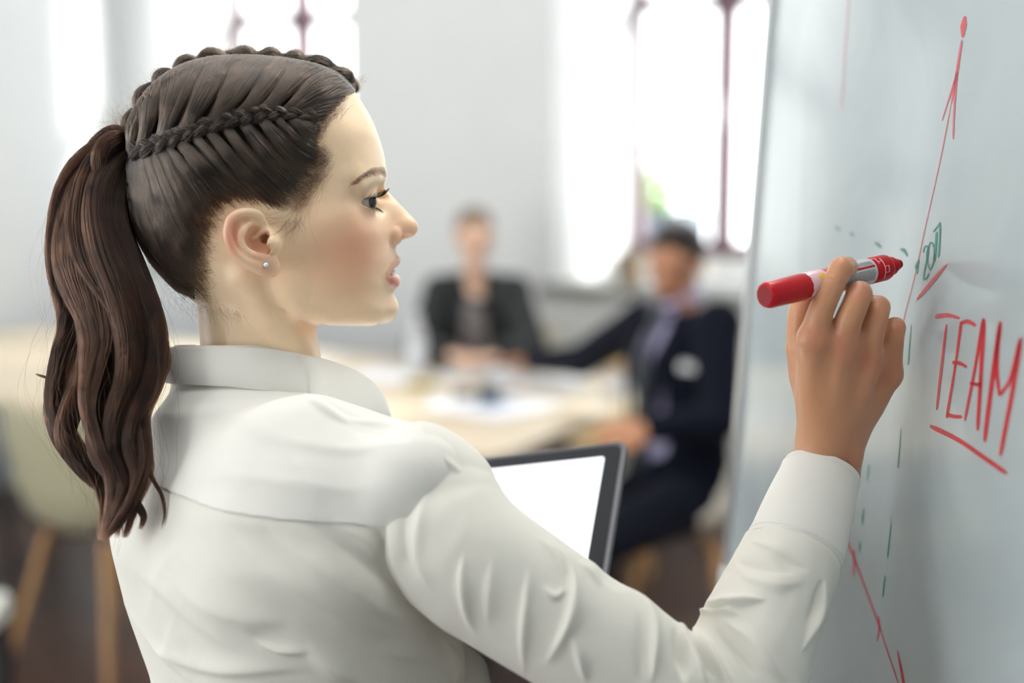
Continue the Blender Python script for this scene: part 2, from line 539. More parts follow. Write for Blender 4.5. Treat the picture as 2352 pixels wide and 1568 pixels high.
for n_, (a, b) in enumerate(openings):
    a2, b2 = a + SPL - .02, b - SPL + .02
    w = tag(empty('window_%d' % (n_ + 1), RM(((a + b) / 2, WD, WZ0))), kind='structure')
    zb, zt, zm = WZ0 + .10, WZ1, 2.15
    mid = (a2 + b2) / 2
    box('window_board', (a2, WD - .02, WZ0), (b2, WD + .05, zb), m_reveal, w, fr=RM, bevel=.006)
    box('stile', (a2, WD - .03, zb), (a2 + .055, WD + .05, zt), m_frame, w, fr=RM, bevel=.006)
    box('stile', (b2 - .055, WD - .03, zb), (b2, WD + .05, zt), m_frame, w, fr=RM, bevel=.006)
    box('mullion', (mid - .042, WD - .05, zb), (mid + .042, WD + .05, zt), m_frame, w, fr=RM, bevel=.008)
    for (c, d) in ((a2 + .055, mid - .042), (mid + .042, b2 - .055)):
        box('rail', (c, WD - .03, zb), (d, WD + .05, zb + .06), m_frame, w, fr=RM, bevel=.006)
        box('rail', (c, WD - .03, zt - .06), (d, WD + .05, zt), m_frame, w, fr=RM, bevel=.006)
        box('transom', (c, WD - .03, zm - .035), (d, WD + .05, zm + .035), m_frame, w, fr=RM, bevel=.006)
        box('pane', (c, WD + .012, zb + .06), (d, WD + .018, zm - .035), m_pane, w, fr=RM)
        box('pane', (c, WD + .012, zm + .035), (d, WD + .018, zt - .06), m_pane, w, fr=RM)
    h = box('handle', (mid - .012, WD - .085, 1.62), (mid + .012, WD - .07, 1.76), mat('brushed_metal', (.6, .6, .62), .35, 1), w, fr=RM, bevel=.004)
    box('handle_stem', (mid - .01, WD - .075, 1.68), (mid + .01, WD - .045, 1.70), MATS['brushed_metal'], h, fr=RM, bevel=.003)

# side wall at the table end: solid near the corner, then unseen tall windows spaced to tune the fill light
wl = tag(empty('wall_left', RM((S0, 0, 0))), kind='structure')
def wall_run(root, along, fixed, spans, z0, z1, thick, flip):
    """pieces of a wall with openings; along='o' or 's'"""
    def bx_(nm, p0, p1, za, zb_):
        if along == 'o': box(nm, (min(fixed, fixed + flip * thick), p0, za), (max(fixed, fixed + flip * thick), p1, zb_), m_wall, root, fr=RM)
        else: box(nm, (p0, min(fixed, fixed + flip * thick), za), (p1, max(fixed, fixed + flip * thick), zb_), m_wall, root, fr=RM)
    ed = sorted(spans)
    for i in range(len(ed) - 1):
        p0, k0 = ed[i]; p1, _ = ed[i + 1]
        if k0 == 'w': bx_('pier', p0, p1, 0, HC)
        else:
            bx_('breast', p0, p1, 0, z0); bx_('lintel', p0, p1, z1, HC)
wall_run(wl, 'o', S0, [(0.0, 'e'), (-4.6, 'w'), (-5.8, 'o'), (-6.1, 'w'), (-7.3, 'o'), (O0, 'w')], .6, 2.95, .3, -1)
wr = tag(empty('wall_right', RM((S1, 0, 0))), kind='structure')
wall_run(wr, 'o', S1, [(0.0, 'e'), (O0, 'w')], .5, 2.95, .3, 1)
wf = tag(empty('wall_front', RM((0, O0, 0))), kind='structure')
wall_run(wf, 's', O0, [(S0 - .3, 'w'), (-1.6, 'o'), (-.4, 'w'), (-.1, 'o'), (1.1, 'w'), (S1 + .3, 'e')], .5, 2.95, .3, -1)  # unseen openings, placed to bring in light from camera left

# unseen ceiling panels, added as fill light for the table end and the woman
m_fillcase = mat('fill_panel_housing', srgb(230, 230, 230), rough=.5)
m_filltable = mat('table_fill_diffuser', (1, 1, 1), rough=.6, emit=(1.0, .97, .93), estr=3.0)
m_fillface = mat('face_fill_diffuser', (1, 1, 1), rough=.6, emit=(1.0, .98, .95), estr=15.0)  # added glow from the upper right for her forehead and profile
m_fillover = mat('overhead_fill_diffuser', (1, 1, 1), rough=.6, emit=(1.0, .98, .95), estr=4.0)  # added glow from above to lift her face
for i, (s_, o_, mt_) in enumerate(((-1.0, -1.35, m_filltable), (.35, -1.35, m_filltable), (1.7, -1.35, m_filltable), (2.95, -3.30, m_fillface), (4.9, -1.6, m_filltable), (2.70, -4.85, m_fillover))):
    l = tag(empty('ceiling_fill_panel', tuple(RM((s_, o_, HC - .06)))), ('added ceiling fill panel above the corner end of the table', 'added ceiling fill panel above the middle of the table', 'added ceiling fill panel above the rounded end of the table',
        'added ceiling fill panel above the far edge of the whiteboard', 'added ceiling fill panel in the corner beyond the whiteboard', 'added ceiling fill panel directly over the standing woman')[i], 'fill panel')
    box('housing', (s_ - .62, o_ - .32, HC - .05), (s_ + .62, o_ + .32, HC), m_fillcase, l, fr=RM)
    box('diffuser', (s_ - .60, o_ - .30, HC - .06), (s_ + .60, o_ + .30, HC - .05), mt_, l, fr=RM)
# ================================================================ the woman at the board: head
HYAW = math.radians(5.0)
HM0 = pc(620, 500, 1.13)
HF = np.array([math.cos(HYAW), math.sin(HYAW), 0.0])      # face direction
HL = np.array([-math.sin(HYAW), math.cos(HYAW), 0.0])     # to her left (away)
HE = np.array([HF, HL, [0, 0, 1.0]])

def hp(px, py, t=0.0):
    """head-frame point on the ray of that pixel, t metres to her right of the mid-plane"""
    r = pc(px, py, 1.0)
    s = (-t + HM0.dot(HL)) / r.dot(HL)
    p = r * s - HM0
    return np.array([p.dot(HF), -t, p[2]])

def h2c(p):
    return HM0 + np.asarray(p, float) @ HE

mm = .001
# --- half-width map of the head (TPS on squared half width)
OUT = [(818, 216), (839, 249), (858, 283), (869.5, 314), (879, 344), (885, 371), (887, 390), (885.5, 409), (884, 426), (894, 442), (911.6, 461),
       (931, 482), (949, 501), (956, 516), (954, 528), (946, 538), (931, 547), (917, 556), (910, 566), (910.5, 577), (915, 588), (914, 604),
       (911, 622), (914, 640), (912, 656), (903, 668), (900.5, 677), (904, 689), (907.5, 701), (906, 715.6), (898, 729), (885, 738), (869, 742),
       (831, 744), (793, 744), (755, 742), (700, 725), (640, 700), (590, 690), (530, 690), (470, 670), (400, 630), (352, 570), (322, 500),
       (312, 420), (318, 340), (342, 265), (392, 205), (460, 170), (540, 154), (620, 150), (700, 158), (765, 180)]
WID = [ # px, py, half width mm
 (800, 216, 30), (770, 216, 46), (720, 220, 58), (640, 230, 63), (540, 235, 64), (450, 260, 60), (390, 310, 52), (355, 400, 48), (370, 500, 48), (420, 580, 48),
 (858, 300, 22), (846, 300, 36), (820, 300, 49), (780, 300, 59), (720, 300, 66), (640, 310, 70.5), (540, 320, 73), (450, 350, 69), (400, 420, 64),
 (879, 372, 15), (871, 372, 27), (858, 375, 38), (836, 378, 49), (800, 380, 57.5), (760, 385, 62.5), (700, 390, 67), (600, 400, 72), (500, 420, 74), (440, 460, 70),
 (880, 400, 14), (872, 402, 24), (861, 404, 35), (843, 408, 46), (815, 412, 55), (780, 420, 60), (740, 430, 63),
 # eye level and nose bridge
 (880, 430, 6.5), (870, 432, 10.5), (858, 437, 17), (845, 440, 27), (836, 445, 37), (824, 448, 46), (806, 452, 54), (775, 460, 60), (720, 470, 64.5), (640, 480, 69), (560, 490, 72), (480, 500, 71),
 (900, 462, 7.0), (885, 464, 10), (868, 466, 15), (855, 470, 23), (843, 476, 35), (833, 480, 44), (812, 486, 54.5), (785, 492, 60.5), (740, 500, 64.5),
 (920, 485, 7.2), (903, 487, 11), (886, 490, 16), (872, 494, 24), (862, 500, 33), (848, 506, 42), (828, 512, 51), (800, 520, 58), (755, 530, 63),
 (944, 508, 5.5), (930, 508, 9), (912, 512, 12), (896, 516, 16.5), (886, 520, 23), (876, 526, 31), (862, 532, 40), (842, 540, 48), (812, 548, 55), (770, 556, 60), (700, 566, 63.5), (640, 570, 66),
 (948, 526, 5.5), (930, 532, 10), (912, 540, 13), (899, 548, 16), (890, 552, 22), (880, 556, 29), (866, 562, 37), (846, 568, 45), (815, 578, 52.5), (770, 588, 57), (700, 600, 60), (640, 610, 60),
 (906, 570, 8), (900, 572, 14), (893, 574, 20), (884, 578, 26), (872, 586, 33), (854, 596, 41), (824, 606, 48.5), (780, 616, 54), (710, 632, 57), (650, 640, 56),
 (909, 590, 9), (902, 596, 15), (893, 604, 21), (882, 612, 26.5), (868, 618, 33), (848, 626, 40.5), (820, 634, 47),
 (908, 630, 9), (901, 632, 15), (892, 636, 20.5), (879, 640, 26), (864, 646, 33), (842, 652, 40), (812, 658, 46), (770, 664, 51), (710, 672, 54), (660, 674, 53),
 (897, 670, 9), (889, 672, 16), (878, 674, 23), (862, 678, 30), (838, 684, 37.5), (806, 690, 43), (768, 696, 47),  (720, 702, 48), (680, 700, 46),
 (902, 702, 8), (895, 704, 14.5), (882, 707, 21), (862, 711, 28), (836, 714, 34.5), (800, 718, 39.5), (760, 722, 41),
 (892, 727, 8), (880, 729, 14), (860, 731, 20.5), (832, 733, 26.5), (798, 734, 30), (760, 734, 31),
 (580, 640, 55), (520, 620, 55), (460, 600, 52), (560, 560, 68), (500, 560, 66),
]
_pts = []; _val = []
for q in OUT:
    p = hp(q[0], q[1], 0); _pts.append((p[0], p[2])); _val.append(0.0)
for px, py, w in WID:
    p = hp(px, py, w * mm); _pts.append((p[0], p[2])); _val.append((w * mm)**2)
_pts = np.array(_pts) * 10; _val = np.array(_val) * 1e3
_ev = tps(_pts, _val, reg=2e-4)
def W2(X, Z):
    return _ev(X * 10, Z * 10) * 1e-3

HV = Vol((-.135, -.100, -.215), (.125, .100, .130), .00135)
_X, _Z = np.meshgrid(HV.ax[0].astype(float), HV.ax[2].astype(float), indexing='ij')
_w2 = W2(_X, _Z)
# outside the outline the spline may wander: force it negative there
_op = np.array([hp(q[0], q[1], 0)[[0, 2]] for q in OUT])
_ins = in_poly(_X, _Z, _op)
_od, _, _ = seg_dist2d(_X, _Z, np.concatenate([_op, _op[:1]]))
_w2 = np.where(_ins, np.maximum(_w2, 1e-5 * np.minimum(_od / .003, 1)), np.minimum(_w2, -.00003 * _od / .001 ))
_g = np.gradient(_w2, HV.h)
_gm2 = _g[0]**2 + _g[1]**2
_Y = HV.ax[1].astype(float)[None, :, None]
_num = _Y**2 - _w2[:, None, :]
HV.f[:] = (_num / np.sqrt(4 * _Y**2 + _gm2[:, None, :] + 4e-5)).astype(np.float32)
HV.f[:] = np.clip(HV.f, -.05, .05)

def sym(fn):
    fn(1); fn(-1)

# neck
nk = [hp(563, 600, 0), hp(585, 700, 0), hp(598, 800, 0), hp(606, 900, 0)]
def neckfn(X, Y, Z):
    zz = np.array([q[2] for q in nk])[::-1]
    cx = np.interp(Z, zz, [q[0] for q in nk][::-1]).astype(np.float32)
    a = np.interp(Z, zz, [.0495, .0465, .0445, .047]).astype(np.float32)
    b = np.interp(Z, zz, [.056, .0495, .0475, .050]).astype(np.float32)
    q = np.sqrt(((X - cx) / a)**2 + (Y / b)**2)
    return (q - 1) * np.minimum(a, b)
HV.op(neckfn, (-.2, -.1, -.3), (.2, .1, hp(560, 590)[2]), .014)
# neck muscle from behind the ear to the collar pit
for s in (1, -1):
    HV.chain([hp(560, 640, s * .050), hp(620, 730, s * .046), hp(690, 830, s * .024)], [.010, .009, .008], k=.014)
# jaw edge under the cheek
    HV.chain([hp(655, 655, s * .050), hp(690, 705, s * .046), hp(760, 722, s * .035), hp(850, 724, s * .017)], [.009, .009, .008, .007], k=.010)

SKULLF = HV.f.copy()
# brows, eye sockets, lids
EC = {}
for s in (1, -1):
    ec = hp(829, 463, s * .0315); EC[s] = ec
    if s == -1: EC[s] = np.array([EC[1][0], -EC[1][1], EC[1][2]]); ec = EC[s]
    HV.ell(ec + np.array([.0105, 0, .001]), (.011, .018, .011), k=.008, mode='d')
    # globe with lids
    HV.ell(ec, (.0136, .0142, .0134), k=.007)
    # brow ridge overhang and upper lid fold
    HV.chain([np.array([hp(868, 404, .012)[0], -s * .012, hp(868, 404)[2]]), np.array([hp(856, 410, .030)[0], -s * .030, hp(856, 410, .03)[2]]), np.array([hp(822, 424, .048)[0], -s * .048, hp(822, 424, .048)[2]])], [.0055, .0065, .006], k=.007)
    HV.chain([np.array([hp(869, 430, .015)[0] - .003, -s * .016, hp(869, 436)[2]]), np.array([hp(862, 432, .030)[0] - .003, -s * .030, hp(862, 434, .03)[2]]), np.array([hp(834, 446, .043)[0] - .002, -s * .043, hp(834, 446, .043)[2]])], [.0028, .0036, .003], k=.003)
    # opening between the lids
    up = np.array([.0, 0, 1.0])
    def opening(X, Y, Z, ec=ec, s=s):
        x, y, z = X - ec[0], (Y - ec[1]) * (-s), Z - ec[2]           # y positive outwards
        yy = np.clip((y - .0008) / .0150, -1, 1); z = z + .0016 * yy
        zu = .0043 * np.sqrt(np.maximum(1 - yy * yy, 0)) - .0006
        zl = -.0042 * np.sqrt(np.maximum(1 - yy * yy, 0)) - .0004
        # lids slope back: measured on the globe
        d = np.maximum(z - zu, zl - z)
        return np.maximum(np.maximum(d, -(x - .0005)), np.abs(y - .0008) - .0150)
    HV.op(opening, ec - .02, ec + .02, .0006, 'd')

# nose wings and nostrils
def M(p, s): return np.array([p[0], p[1] * s, p[2]])
for s in (1, -1):
    HV.ell(M(hp(903, 541, .0105), s), (.0078, .0058, .0072), k=.0022)
    HV.ell(M(hp(935, 522, .0045), s), (.0085, .0058, .0075), k=.004)
    HV.chain([M(hp(910, 558, .0095), s), M(hp(922, 551, .0085), s), M(hp(935, 543, .0070), s)], [.0014, .0026, .0022], k=.001, mode='d')
    HV.cone(M(hp(923, 553, .0085), s), M(hp(918, 537, .0060), s), .0026, .0020, k=.0008, mode='d')
    # crease behind the wing
    HV.chain([M(hp(889, 528, .017), s), M(hp(884, 545, .0185), s), M(hp(888, 560, .018), s)], [.0003, .0006, .0003], k=.004, mode='d')
# lips
UL = [(905, 597, 0), (903, 600, 7), (897, 611, 15), (888.5, 629, 22.5)]
LL = [(904, 646, 0), (901.5, 646, 8), (895, 643, 16), (887.5, 637, 22)]
for s in (1, -1):
    HV.chain([M(hp(a, b, t * mm), s) for a, b, t in UL], [.0046, .0044, .0036, .0018], k=.0025)
    HV.chain([M(hp(a, b, t * mm), s) for a, b, t in LL], [.0048, .0045, .0037, .0016], k=.003)
    HV.chain([M(hp(a, b, t * mm), s) for a, b, t in [(918, 620, 0), (911, 621, 7), (901, 626, 14), (892, 633, 20)]], [.0034, .0030, .0022, .0009], k=.0012, mode='d')
    HV.chain([M(hp(a, b, t * mm), s) for a, b, t in [(905, 622, 0), (899, 623, 9), (893, 628, 16)]], [.003, .0026, .0018], k=.001, mode='d')
# chin
HV.ell(hp(884, 706, 0), (.0095, .013, .0110), k=.008)

# ear
def ep(px, py, dt=0.0):
    t = .0735 + (640 - px) / 125 * .0125 + dt * mm
    return hp(px, py, t)
def ear(s):
    Q = lambda a, b, dt=0: M(ep(a, b, dt), s)
    a0 = Q(640, 560); a1 = Q(515, 560)
    ax_ = (a0 - a1) / np.linalg.norm(a0 - a1); az_ = np.array([0, 0, 1.0]); an = np.cross(az_, ax_); an /= np.linalg.norm(an)
    tilt = math.radians(12)
    e1 = ax_ * math.cos(tilt) + az_ * math.sin(tilt); e2 = -ax_ * math.sin(tilt) + az_ * math.cos(tilt)
    HV.ell(Q(574, 552, -2.0), (.0180, .0232, .0034), k=.002, M=[e1, e2, an])
    HV.ell(Q(607, 560, -8), (.013, .018, .010), k=.006)
    HV.ell(Q(622, 612, -4), (.0075, .0085, .0035), k=.004, M=[e1, e2, an])
    HV.ell(Q(610, 608, .0), (.0095, .0085, .0035), k=.003, M=[e1, e2, an])
    # hollows
    HV.chain([Q(546, 520, 2.2), Q(543, 545, 2.2), Q(553, 568, 2.2), Q(570, 583, 2.4)], [.0028, .0032, .0030, .0022], k=.0015, mode='d')
    HV.ell(Q(566, 505, 2.4), (.0042, .0036, .003), k=.0015, mode='d')
    HV.ell(Q(592, 557, 1.0), (.0108, .0115, .0085), k=.002, mode='d', M=[e1, e2, an])
    HV.ell(Q(587, 532, 1.5), (.0065, .0052, .0042), k=.002, mode='d')
    HV.ell(Q(590, 556, -9.5), (.0125, .0135, .0045), k=.003, M=[e1, e2, an])
    # helix
    hx = cspline([Q(603, 528, -2.5), Q(603, 507, -.5), Q(592, 492, .8), Q(572, 487, 1.2), Q(549, 490, 1.2), Q(531, 503, 1.0), Q(523, 524, 1.0), Q(523, 545, 1.0),
                  Q(531, 566, .8), Q(545, 583, .6), Q(563, 597, .4), Q(583, 608, .2), Q(600, 615, 0)], 40)
    HV.chain(hx, np.interp(np.linspace(0, 1, 40), [0, .15, .4, .7, 1], [.0020, .0032, .0034, .0032, .0044]), k=.0012)
    # antihelix, antitragus, tragus, root of the helix
    HV.chain(cspline([Q(574, 514, .2), Q(559, 527, .8), Q(552, 545, 1.0), Q(556, 564, .9), Q(569, 579, .8), Q(588, 587, .8), Q(606, 590, .2)], 16), [.0022] * 3 + [.0032] * 9 + [.0030] * 4, k=.0018)
    HV.ell(Q(623, 556, -.5), (.0046, .0075, .0042), k=.0025)
    HV.chain([Q(603, 530, -1.2), Q(592, 543, -2.6), Q(580, 549, -3.2)], [.0022, .002, .0014], k=.002)
    HV.chain([Q(610, 575, -1.0), Q(620, 580, -1.0)], [.0026, .0024], k=.0015, mode='d')
    HV.cone(Q(607, 550, 0), Q(614, 547, -13), .0040, .0032, k=.001, mode='d')
ear(1); ear(-1)
HV.f[:] = np.clip(HV.f, -.05, .05)
HEADV, HEADQ = HV.mesh(smooth=2)
# --- skin colour painted from where things are on the face
def dist_chain(P, C, R):
    d = np.full(len(P), 1e9)
    for a, b, ra, rb in zip(C[:-1], C[1:], R[:-1], R[1:]):
        ab = b - a; t = np.clip(((P - a) @ ab) / (ab @ ab + 1e-12), 0, 1)
        d = np.minimum(d, np.linalg.norm(P - a - t[:, None] * ab, axis=1) - (ra + (rb - ra) * t))
    return d
SKIN = np.array(srgb(254, 222, 185)); SKINB = np.array(srgb(228, 142, 106)); LIP = np.array(srgb(200, 112, 106)); LIPU = np.array(srgb(218, 158, 138))
def skin_cols(P):
    n = len(P)
    C = np.tile(SKIN, (n, 1))
    A = P.copy(); A[:, 1] = -np.abs(A[:, 1])
    def blend(c, w): 
        nonlocal C
        C = C * (1 - w[:, None]) + np.asarray(c) * w[:, None]
    r = lambda c, s: np.exp(-(((A - c) / s)**2).sum(1))
    blend(SKINB, .46 * r(hp(815, 555, .050), (.030, .03, .024)))
    blend(SKINB, .32 * r(hp(800, 615, .05), (.034, .03, .030)))
    blend(SKINB, .35 * r(hp(905, 540, .012), (.012, .014, .012)))
    blend(SKINB, .35 * r(hp(945, 522, .0), (.012, .014, .012)))
    blend(srgb(222, 130, 104), .65 * r(ep(530, 545, 2), (.008, .012, .022)))
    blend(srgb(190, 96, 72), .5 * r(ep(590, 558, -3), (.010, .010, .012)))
    blend(srgb(210, 134, 108), .4 * r(ep(612, 612, 0), (.012, .012, .010)))
    blend(srgb(196, 140, 116), .35 * r(hp(840, 462, .040), (.010, .012, .009)))
    du = dist_chain(A, np.array([hp(a, b, t * mm) for a, b, t in UL]), [.0046, .0044, .0036, .0018])
    dl = dist_chain(A, np.array([hp(a, b, t * mm) for a, b, t in LL]), [.0046, .0043, .0035, .0014])
    inlip = A[:, 0] > hp(884, 630, .02)[0]
    blend(LIPU, np.clip(1 - (du - .0002) / .0012, 0, 1) * .85 * inlip)
    blend(LIP, np.clip(1 - (dl - .0002) / .0012, 0, 1) * .9 * inlip)
    return C
wroot = c2w(pc(640, 1000, 1.13)); wroot[2] = 0
woman = tag(empty('person', wroot), 'woman in a white shirt with a brown braided ponytail writing on the whiteboard', 'person')
m_skin = mat('skin', attr='col', rough=.40, spec=.5, sheen=.22, sss=.25, sssr=(.010, .0042, .0022), bump=.12, bscale=900, noise=.03, nscale=120)
HC_ = skin_cols(HEADV)
# --- helpers: look up the head surface behind a pixel
def hpv(px, py, t):
    r = np.stack([(px - 1176) / F, np.ones_like(px, float), (784 - py) / F], -1)
    s = (-t + HM0.dot(HL)) / (r @ HL)
    p = r * s[..., None] - HM0
    return np.stack([p @ HF, -t * np.ones_like(px, float), p[..., 2]], -1)

def raymap(vol, x0, y0, x1, y1, step, t0=.096, t1=-.03, dt=.0012):
    """t of the first surface met along the rays of a pixel grid (nan where missed)"""
    gx = np.arange(x0, x1 + 1, step, dtype=float); gy = np.arange(y0, y1 + 1, step, dtype=float)
    PX, PY = np.meshgrid(gx, gy, indexing='ij')
    T = np.full(PX.shape, np.nan)
    prev = np.full(PX.shape, 1.0)
    t = t0
    todo = np.ones(PX.shape, bool)
    while t > t1:
        ii = np.where(todo)
        if len(ii[0]) == 0: break
        f = vol.sample(hpv(PX[ii], PY[ii], np.full(len(ii[0]), t)))
        hit = f < 0
        pf = prev[ii]
        tt = t + dt * np.where(hit, -f / np.maximum(pf - f, 1e-9), 0)
        T[ii[0][hit], ii[1][hit]] = tt[hit]
        prev[ii] = f
        todo[ii[0][hit], ii[1][hit]] = False
        t -= dt
    return gx, gy, T

def mapval(m, px, py):
    gx, gy, T = m
    u = np.clip((px - gx[0]) / (gx[1] - gx[0]), 0, len(gx) - 1.001); v = np.clip((py - gy[0]) / (gy[1] - gy[0]), 0, len(gy) - 1.001)
    i = u.astype(int); j = v.astype(int); a = u - i; b = v - j
    return T[i, j] * (1 - a) * (1 - b) + T[i + 1, j] * a * (1 - b) + T[i, j + 1] * (1 - a) * b + T[i + 1, j + 1] * a * b

# --- eyeballs
def eyeball(s):
    ec = EC[s]
    n, m_ = 48, 40
    g = np.array([1.0, -.62 if s == 1 else -.5, -.05]); g /= np.linalg.norm(g)
    a = np.cross(g, [0, 0, 1.0]); a /= np.linalg.norm(a); b = np.cross(g, a)
    V = []; C = []
    th = np.linspace(0, math.pi, m_)
    th = np.concatenate([np.linspace(0, .62, 24), np.linspace(.66, math.pi, 16)])
    for q in th:
        R = .0121
        if q < .5: R += .0011 * (1 - (q / .5)**2)
        for k in range(n):
            w = 2 * math.pi * k / n
            V.append(ec + R * (math.cos(q) * g + math.sin(q) * (math.cos(w) * a + math.sin(w) * b)))
            rad = .5 + .5 * math.sin(w * 23 + 3 * math.sin(w * 7))
            if q < .25: c = srgb(10, 9, 10)
            elif q < .47: c = np.array(srgb(62, 48, 38)) * (.6 + .6 * rad * (q / .47)) * (.45 if q > .42 else 1)
            else: c = np.array(srgb(190, 182, 176)) * (.8 if q < .52 else 1)
            C.append(c)
    Q = [(i * n + j, (i + 1) * n + j, (i + 1) * n + (j + 1) % n, i * n + (j + 1) % n) for i in range(len(th) - 1) for j in range(n)]
    return mesh_np('eye', c2w(h2c(np.array(V))), np.array(Q)[:, ::-1], mat('eyeball', attr='col', rough=.06, coat=.4), woman, attrs={'col': np.array(C)})
eyeball(1); eyeball(-1)

# --- hair materials
def hair_mat(name, c, rough=.32, coat=.3, rc=.35, ior=1.55):
    """brown fibre: absorption from a plain colour that varies from hair to hair"""
    m = bpy.data.materials.new(name); m.use_nodes = True
    nt = m.node_tree; nt.nodes.remove(nt.nodes['Principled BSDF'])
    h = nt.nodes.new('ShaderNodeBsdfHairPrincipled'); h.parametrization = 'COLOR'
    hi = nt.nodes.new('ShaderNodeHairInfo')
    cr = nt.nodes.new('ShaderNodeValToRGB')
    cr.color_ramp.elements[0].color = (c[0] * (1 - rc), c[1] * (1 - rc), c[2] * (1 - rc), 1)
    cr.color_ramp.elements[1].color = (c[0] * (1 + rc * 1.6), c[1] * (1 + rc * 1.4), c[2] * (1 + rc * 1.2), 1)
    tc = nt.nodes.new('ShaderNodeTexCoord'); ns = nt.nodes.new('ShaderNodeTexNoise'); ns.inputs['Scale'].default_value = 75; ns.inputs['Detail'].default_value = 2
    nt.links.new(tc.outputs['Object'], ns.inputs['Vector'])
    ad = nt.nodes.new('ShaderNodeMath'); ad.operation = 'MULTIPLY_ADD'; ad.inputs[1].default_value = 2.2; ad.inputs[2].default_value = -.6
    nt.links.new(ns.outputs['Fac'], ad.inputs[0])
    mm_ = nt.nodes.new('ShaderNodeMath'); mm_.operation = 'MULTIPLY'; nt.links.new(ad.outputs[0], mm_.inputs[0])
    a5 = nt.nodes.new('ShaderNodeMath'); a5.operation = 'ADD'; a5.inputs[1].default_value = .35; nt.links.new(hi.outputs['Random'], a5.inputs[0]); nt.links.new(a5.outputs[0], mm_.inputs[1])
    mm_.use_clamp = True
    nt.links.new(mm_.outputs[0], cr.inputs['Fac']); nt.links.new(cr.outputs['Color'], h.inputs['Color'])
    h.inputs['Roughness'].default_value = rough; h.inputs['Radial Roughness'].default_value = .5
    h.inputs['Coat'].default_value = coat; h.inputs['IOR'].default_value = ior
    h.inputs['Random Roughness'].default_value = .2
    nt.links.new(hi.outputs['Random'], h.inputs['Random'])
    nt.links.new(h.outputs[0], nt.nodes['Material Output'].inputs['Surface'])
    return m
m_hair = hair_mat('brown_hair', (.028, .020, .015), .34, .0, .75)
m_tail = hair_mat('ponytail_hair', (.016, .0066, .0036), .26, .0, .8, 1.46)
m_brow = hair_mat('brow_hair', (.075, .054, .040), .45, .0, .3)
m_lash = mat('mascara', (.006, .005, .006), rough=.5)
m_cap = mat('hair_undercoat', srgb(40, 33, 30), rough=.75, noise=.4, nscale=160, spec=.2)

# --- brows and lashes
FMAP = raymap(HV, 790, 360, 960, 500, 1.5, t0=.075, t1=-.012, dt=.0007)
def mirror(S):
    q = S.copy(); q[..., 1] *= -1
    return q
BR = cspline([(888, 396), (876, 393), (855, 396), (834, 408), (812, 426)], 40)
n = 420
u = rng.random(n)**.9
ci = BR[(u * 39).astype(int)]
hw = np.interp(u, [0, .15, .5, .8, 1], [12, 11, 8.5, 5, 2])
v = rng.uniform(-1, 1, n)
rx = ci[:, 0] + rng.normal(0, 1, n); ry = ci[:, 1] + v * hw
ang = np.interp(u, [0, .3, .7, 1], [2.1, 2.55, 2.75, 2.75]) + rng.normal(0, .16, n) - v * .25
Ls = rng.uniform(13, 22, n) * np.interp(u, [0, 1], [.8, .8])
k = 6
tt = np.linspace(0, 1, k)
X = rx[:, None] + np.cos(ang)[:, None] * Ls[:, None] * tt
Yp = ry[:, None] - np.sin(ang)[:, None] * Ls[:, None] * tt * (1 - .75 * tt * (v[:, None] < .2)) + 2.0 * (v[:, None] < 0) * tt**2 * 4
T = mapval(FMAP, np.minimum(X, 886), Yp)
ok = np.isfinite(T).all(1)
T = T + .0002 + .0011 * np.sin(tt * math.pi)[None]
S = hpv(X, Yp, np.where(np.isfinite(T), T, 0))[ok]
S = np.concatenate([S, mirror(S)])
hair_obj('eyebrow', c2w(h2c(S)), np.broadcast_to(.00010 * (1 - .8 * tt), S.shape[:2]), m_brow, woman)
# lashes: along the lid edges of the globe
LS = []
for s in (1,):
    ec = EC[1]
    for up_, cnt in ((1, 80), (0, 30)):
        yy = np.linspace(-.0115, .0135, cnt) + rng.normal(0, .0003, cnt)
        for y in yy:
            q = math.sqrt(max(0, 1 - ((y - .0008) / .0150)**2))
            z = (.0040 * q) if up_ else (-.0050 * q)
            yo = min(y, .0134); z -= .0016 * y / .015
            x = math.sqrt(max(1e-8, .0137**2 - z * z - yo * yo))
            root = ec + np.array([x, -yo, z])
            out = np.array([.85, -yo / .014 * .55, 0]); out /= np.linalg.norm(out)
            L_ = (.0092 if up_ else .0052) * rng.uniform(.6, 1.15)
            w = np.linspace(0, 1, 7)[:, None]
            crl = np.array([0, 0, 1.0 if up_ else -1.0])
            P = root + out * L_ * (w - .12 * w**2) + crl * L_ * ((-.10 * w + .75 * w**2) if up_ else (.35 * w + .35 * w**2))
            P += np.array([0, rng.normal(0, .0006), 0]) * w
            LS.append(P)
LS = np.array(LS); LS = np.concatenate([LS, mirror(LS)])
hair_obj('eyelash', c2w(h2c(LS)), np.broadcast_to(np.linspace(.00018, .00006, 7), LS.shape[:2]), m_lash, woman)
# teeth seen between the parted lips
m_teeth = mat('teeth', srgb(236, 232, 226), rough=.15, sss=.1)
for i_, (a0, a1) in enumerate(((0, 8), (8.4, 14), (14.4, 18))):
    for s in (1, -1):
        P = [M(hp(np.interp(q, [0, 8, 18], [901, 896, 884]), 617 + .4 * q, q * mm), s) for q in np.linspace(a0, a1, 5)]
        tube('tooth', c2w(h2c(np.array(P))), [.0028, .0033, .0034, .0033, .0028], m_teeth, woman, n=10)
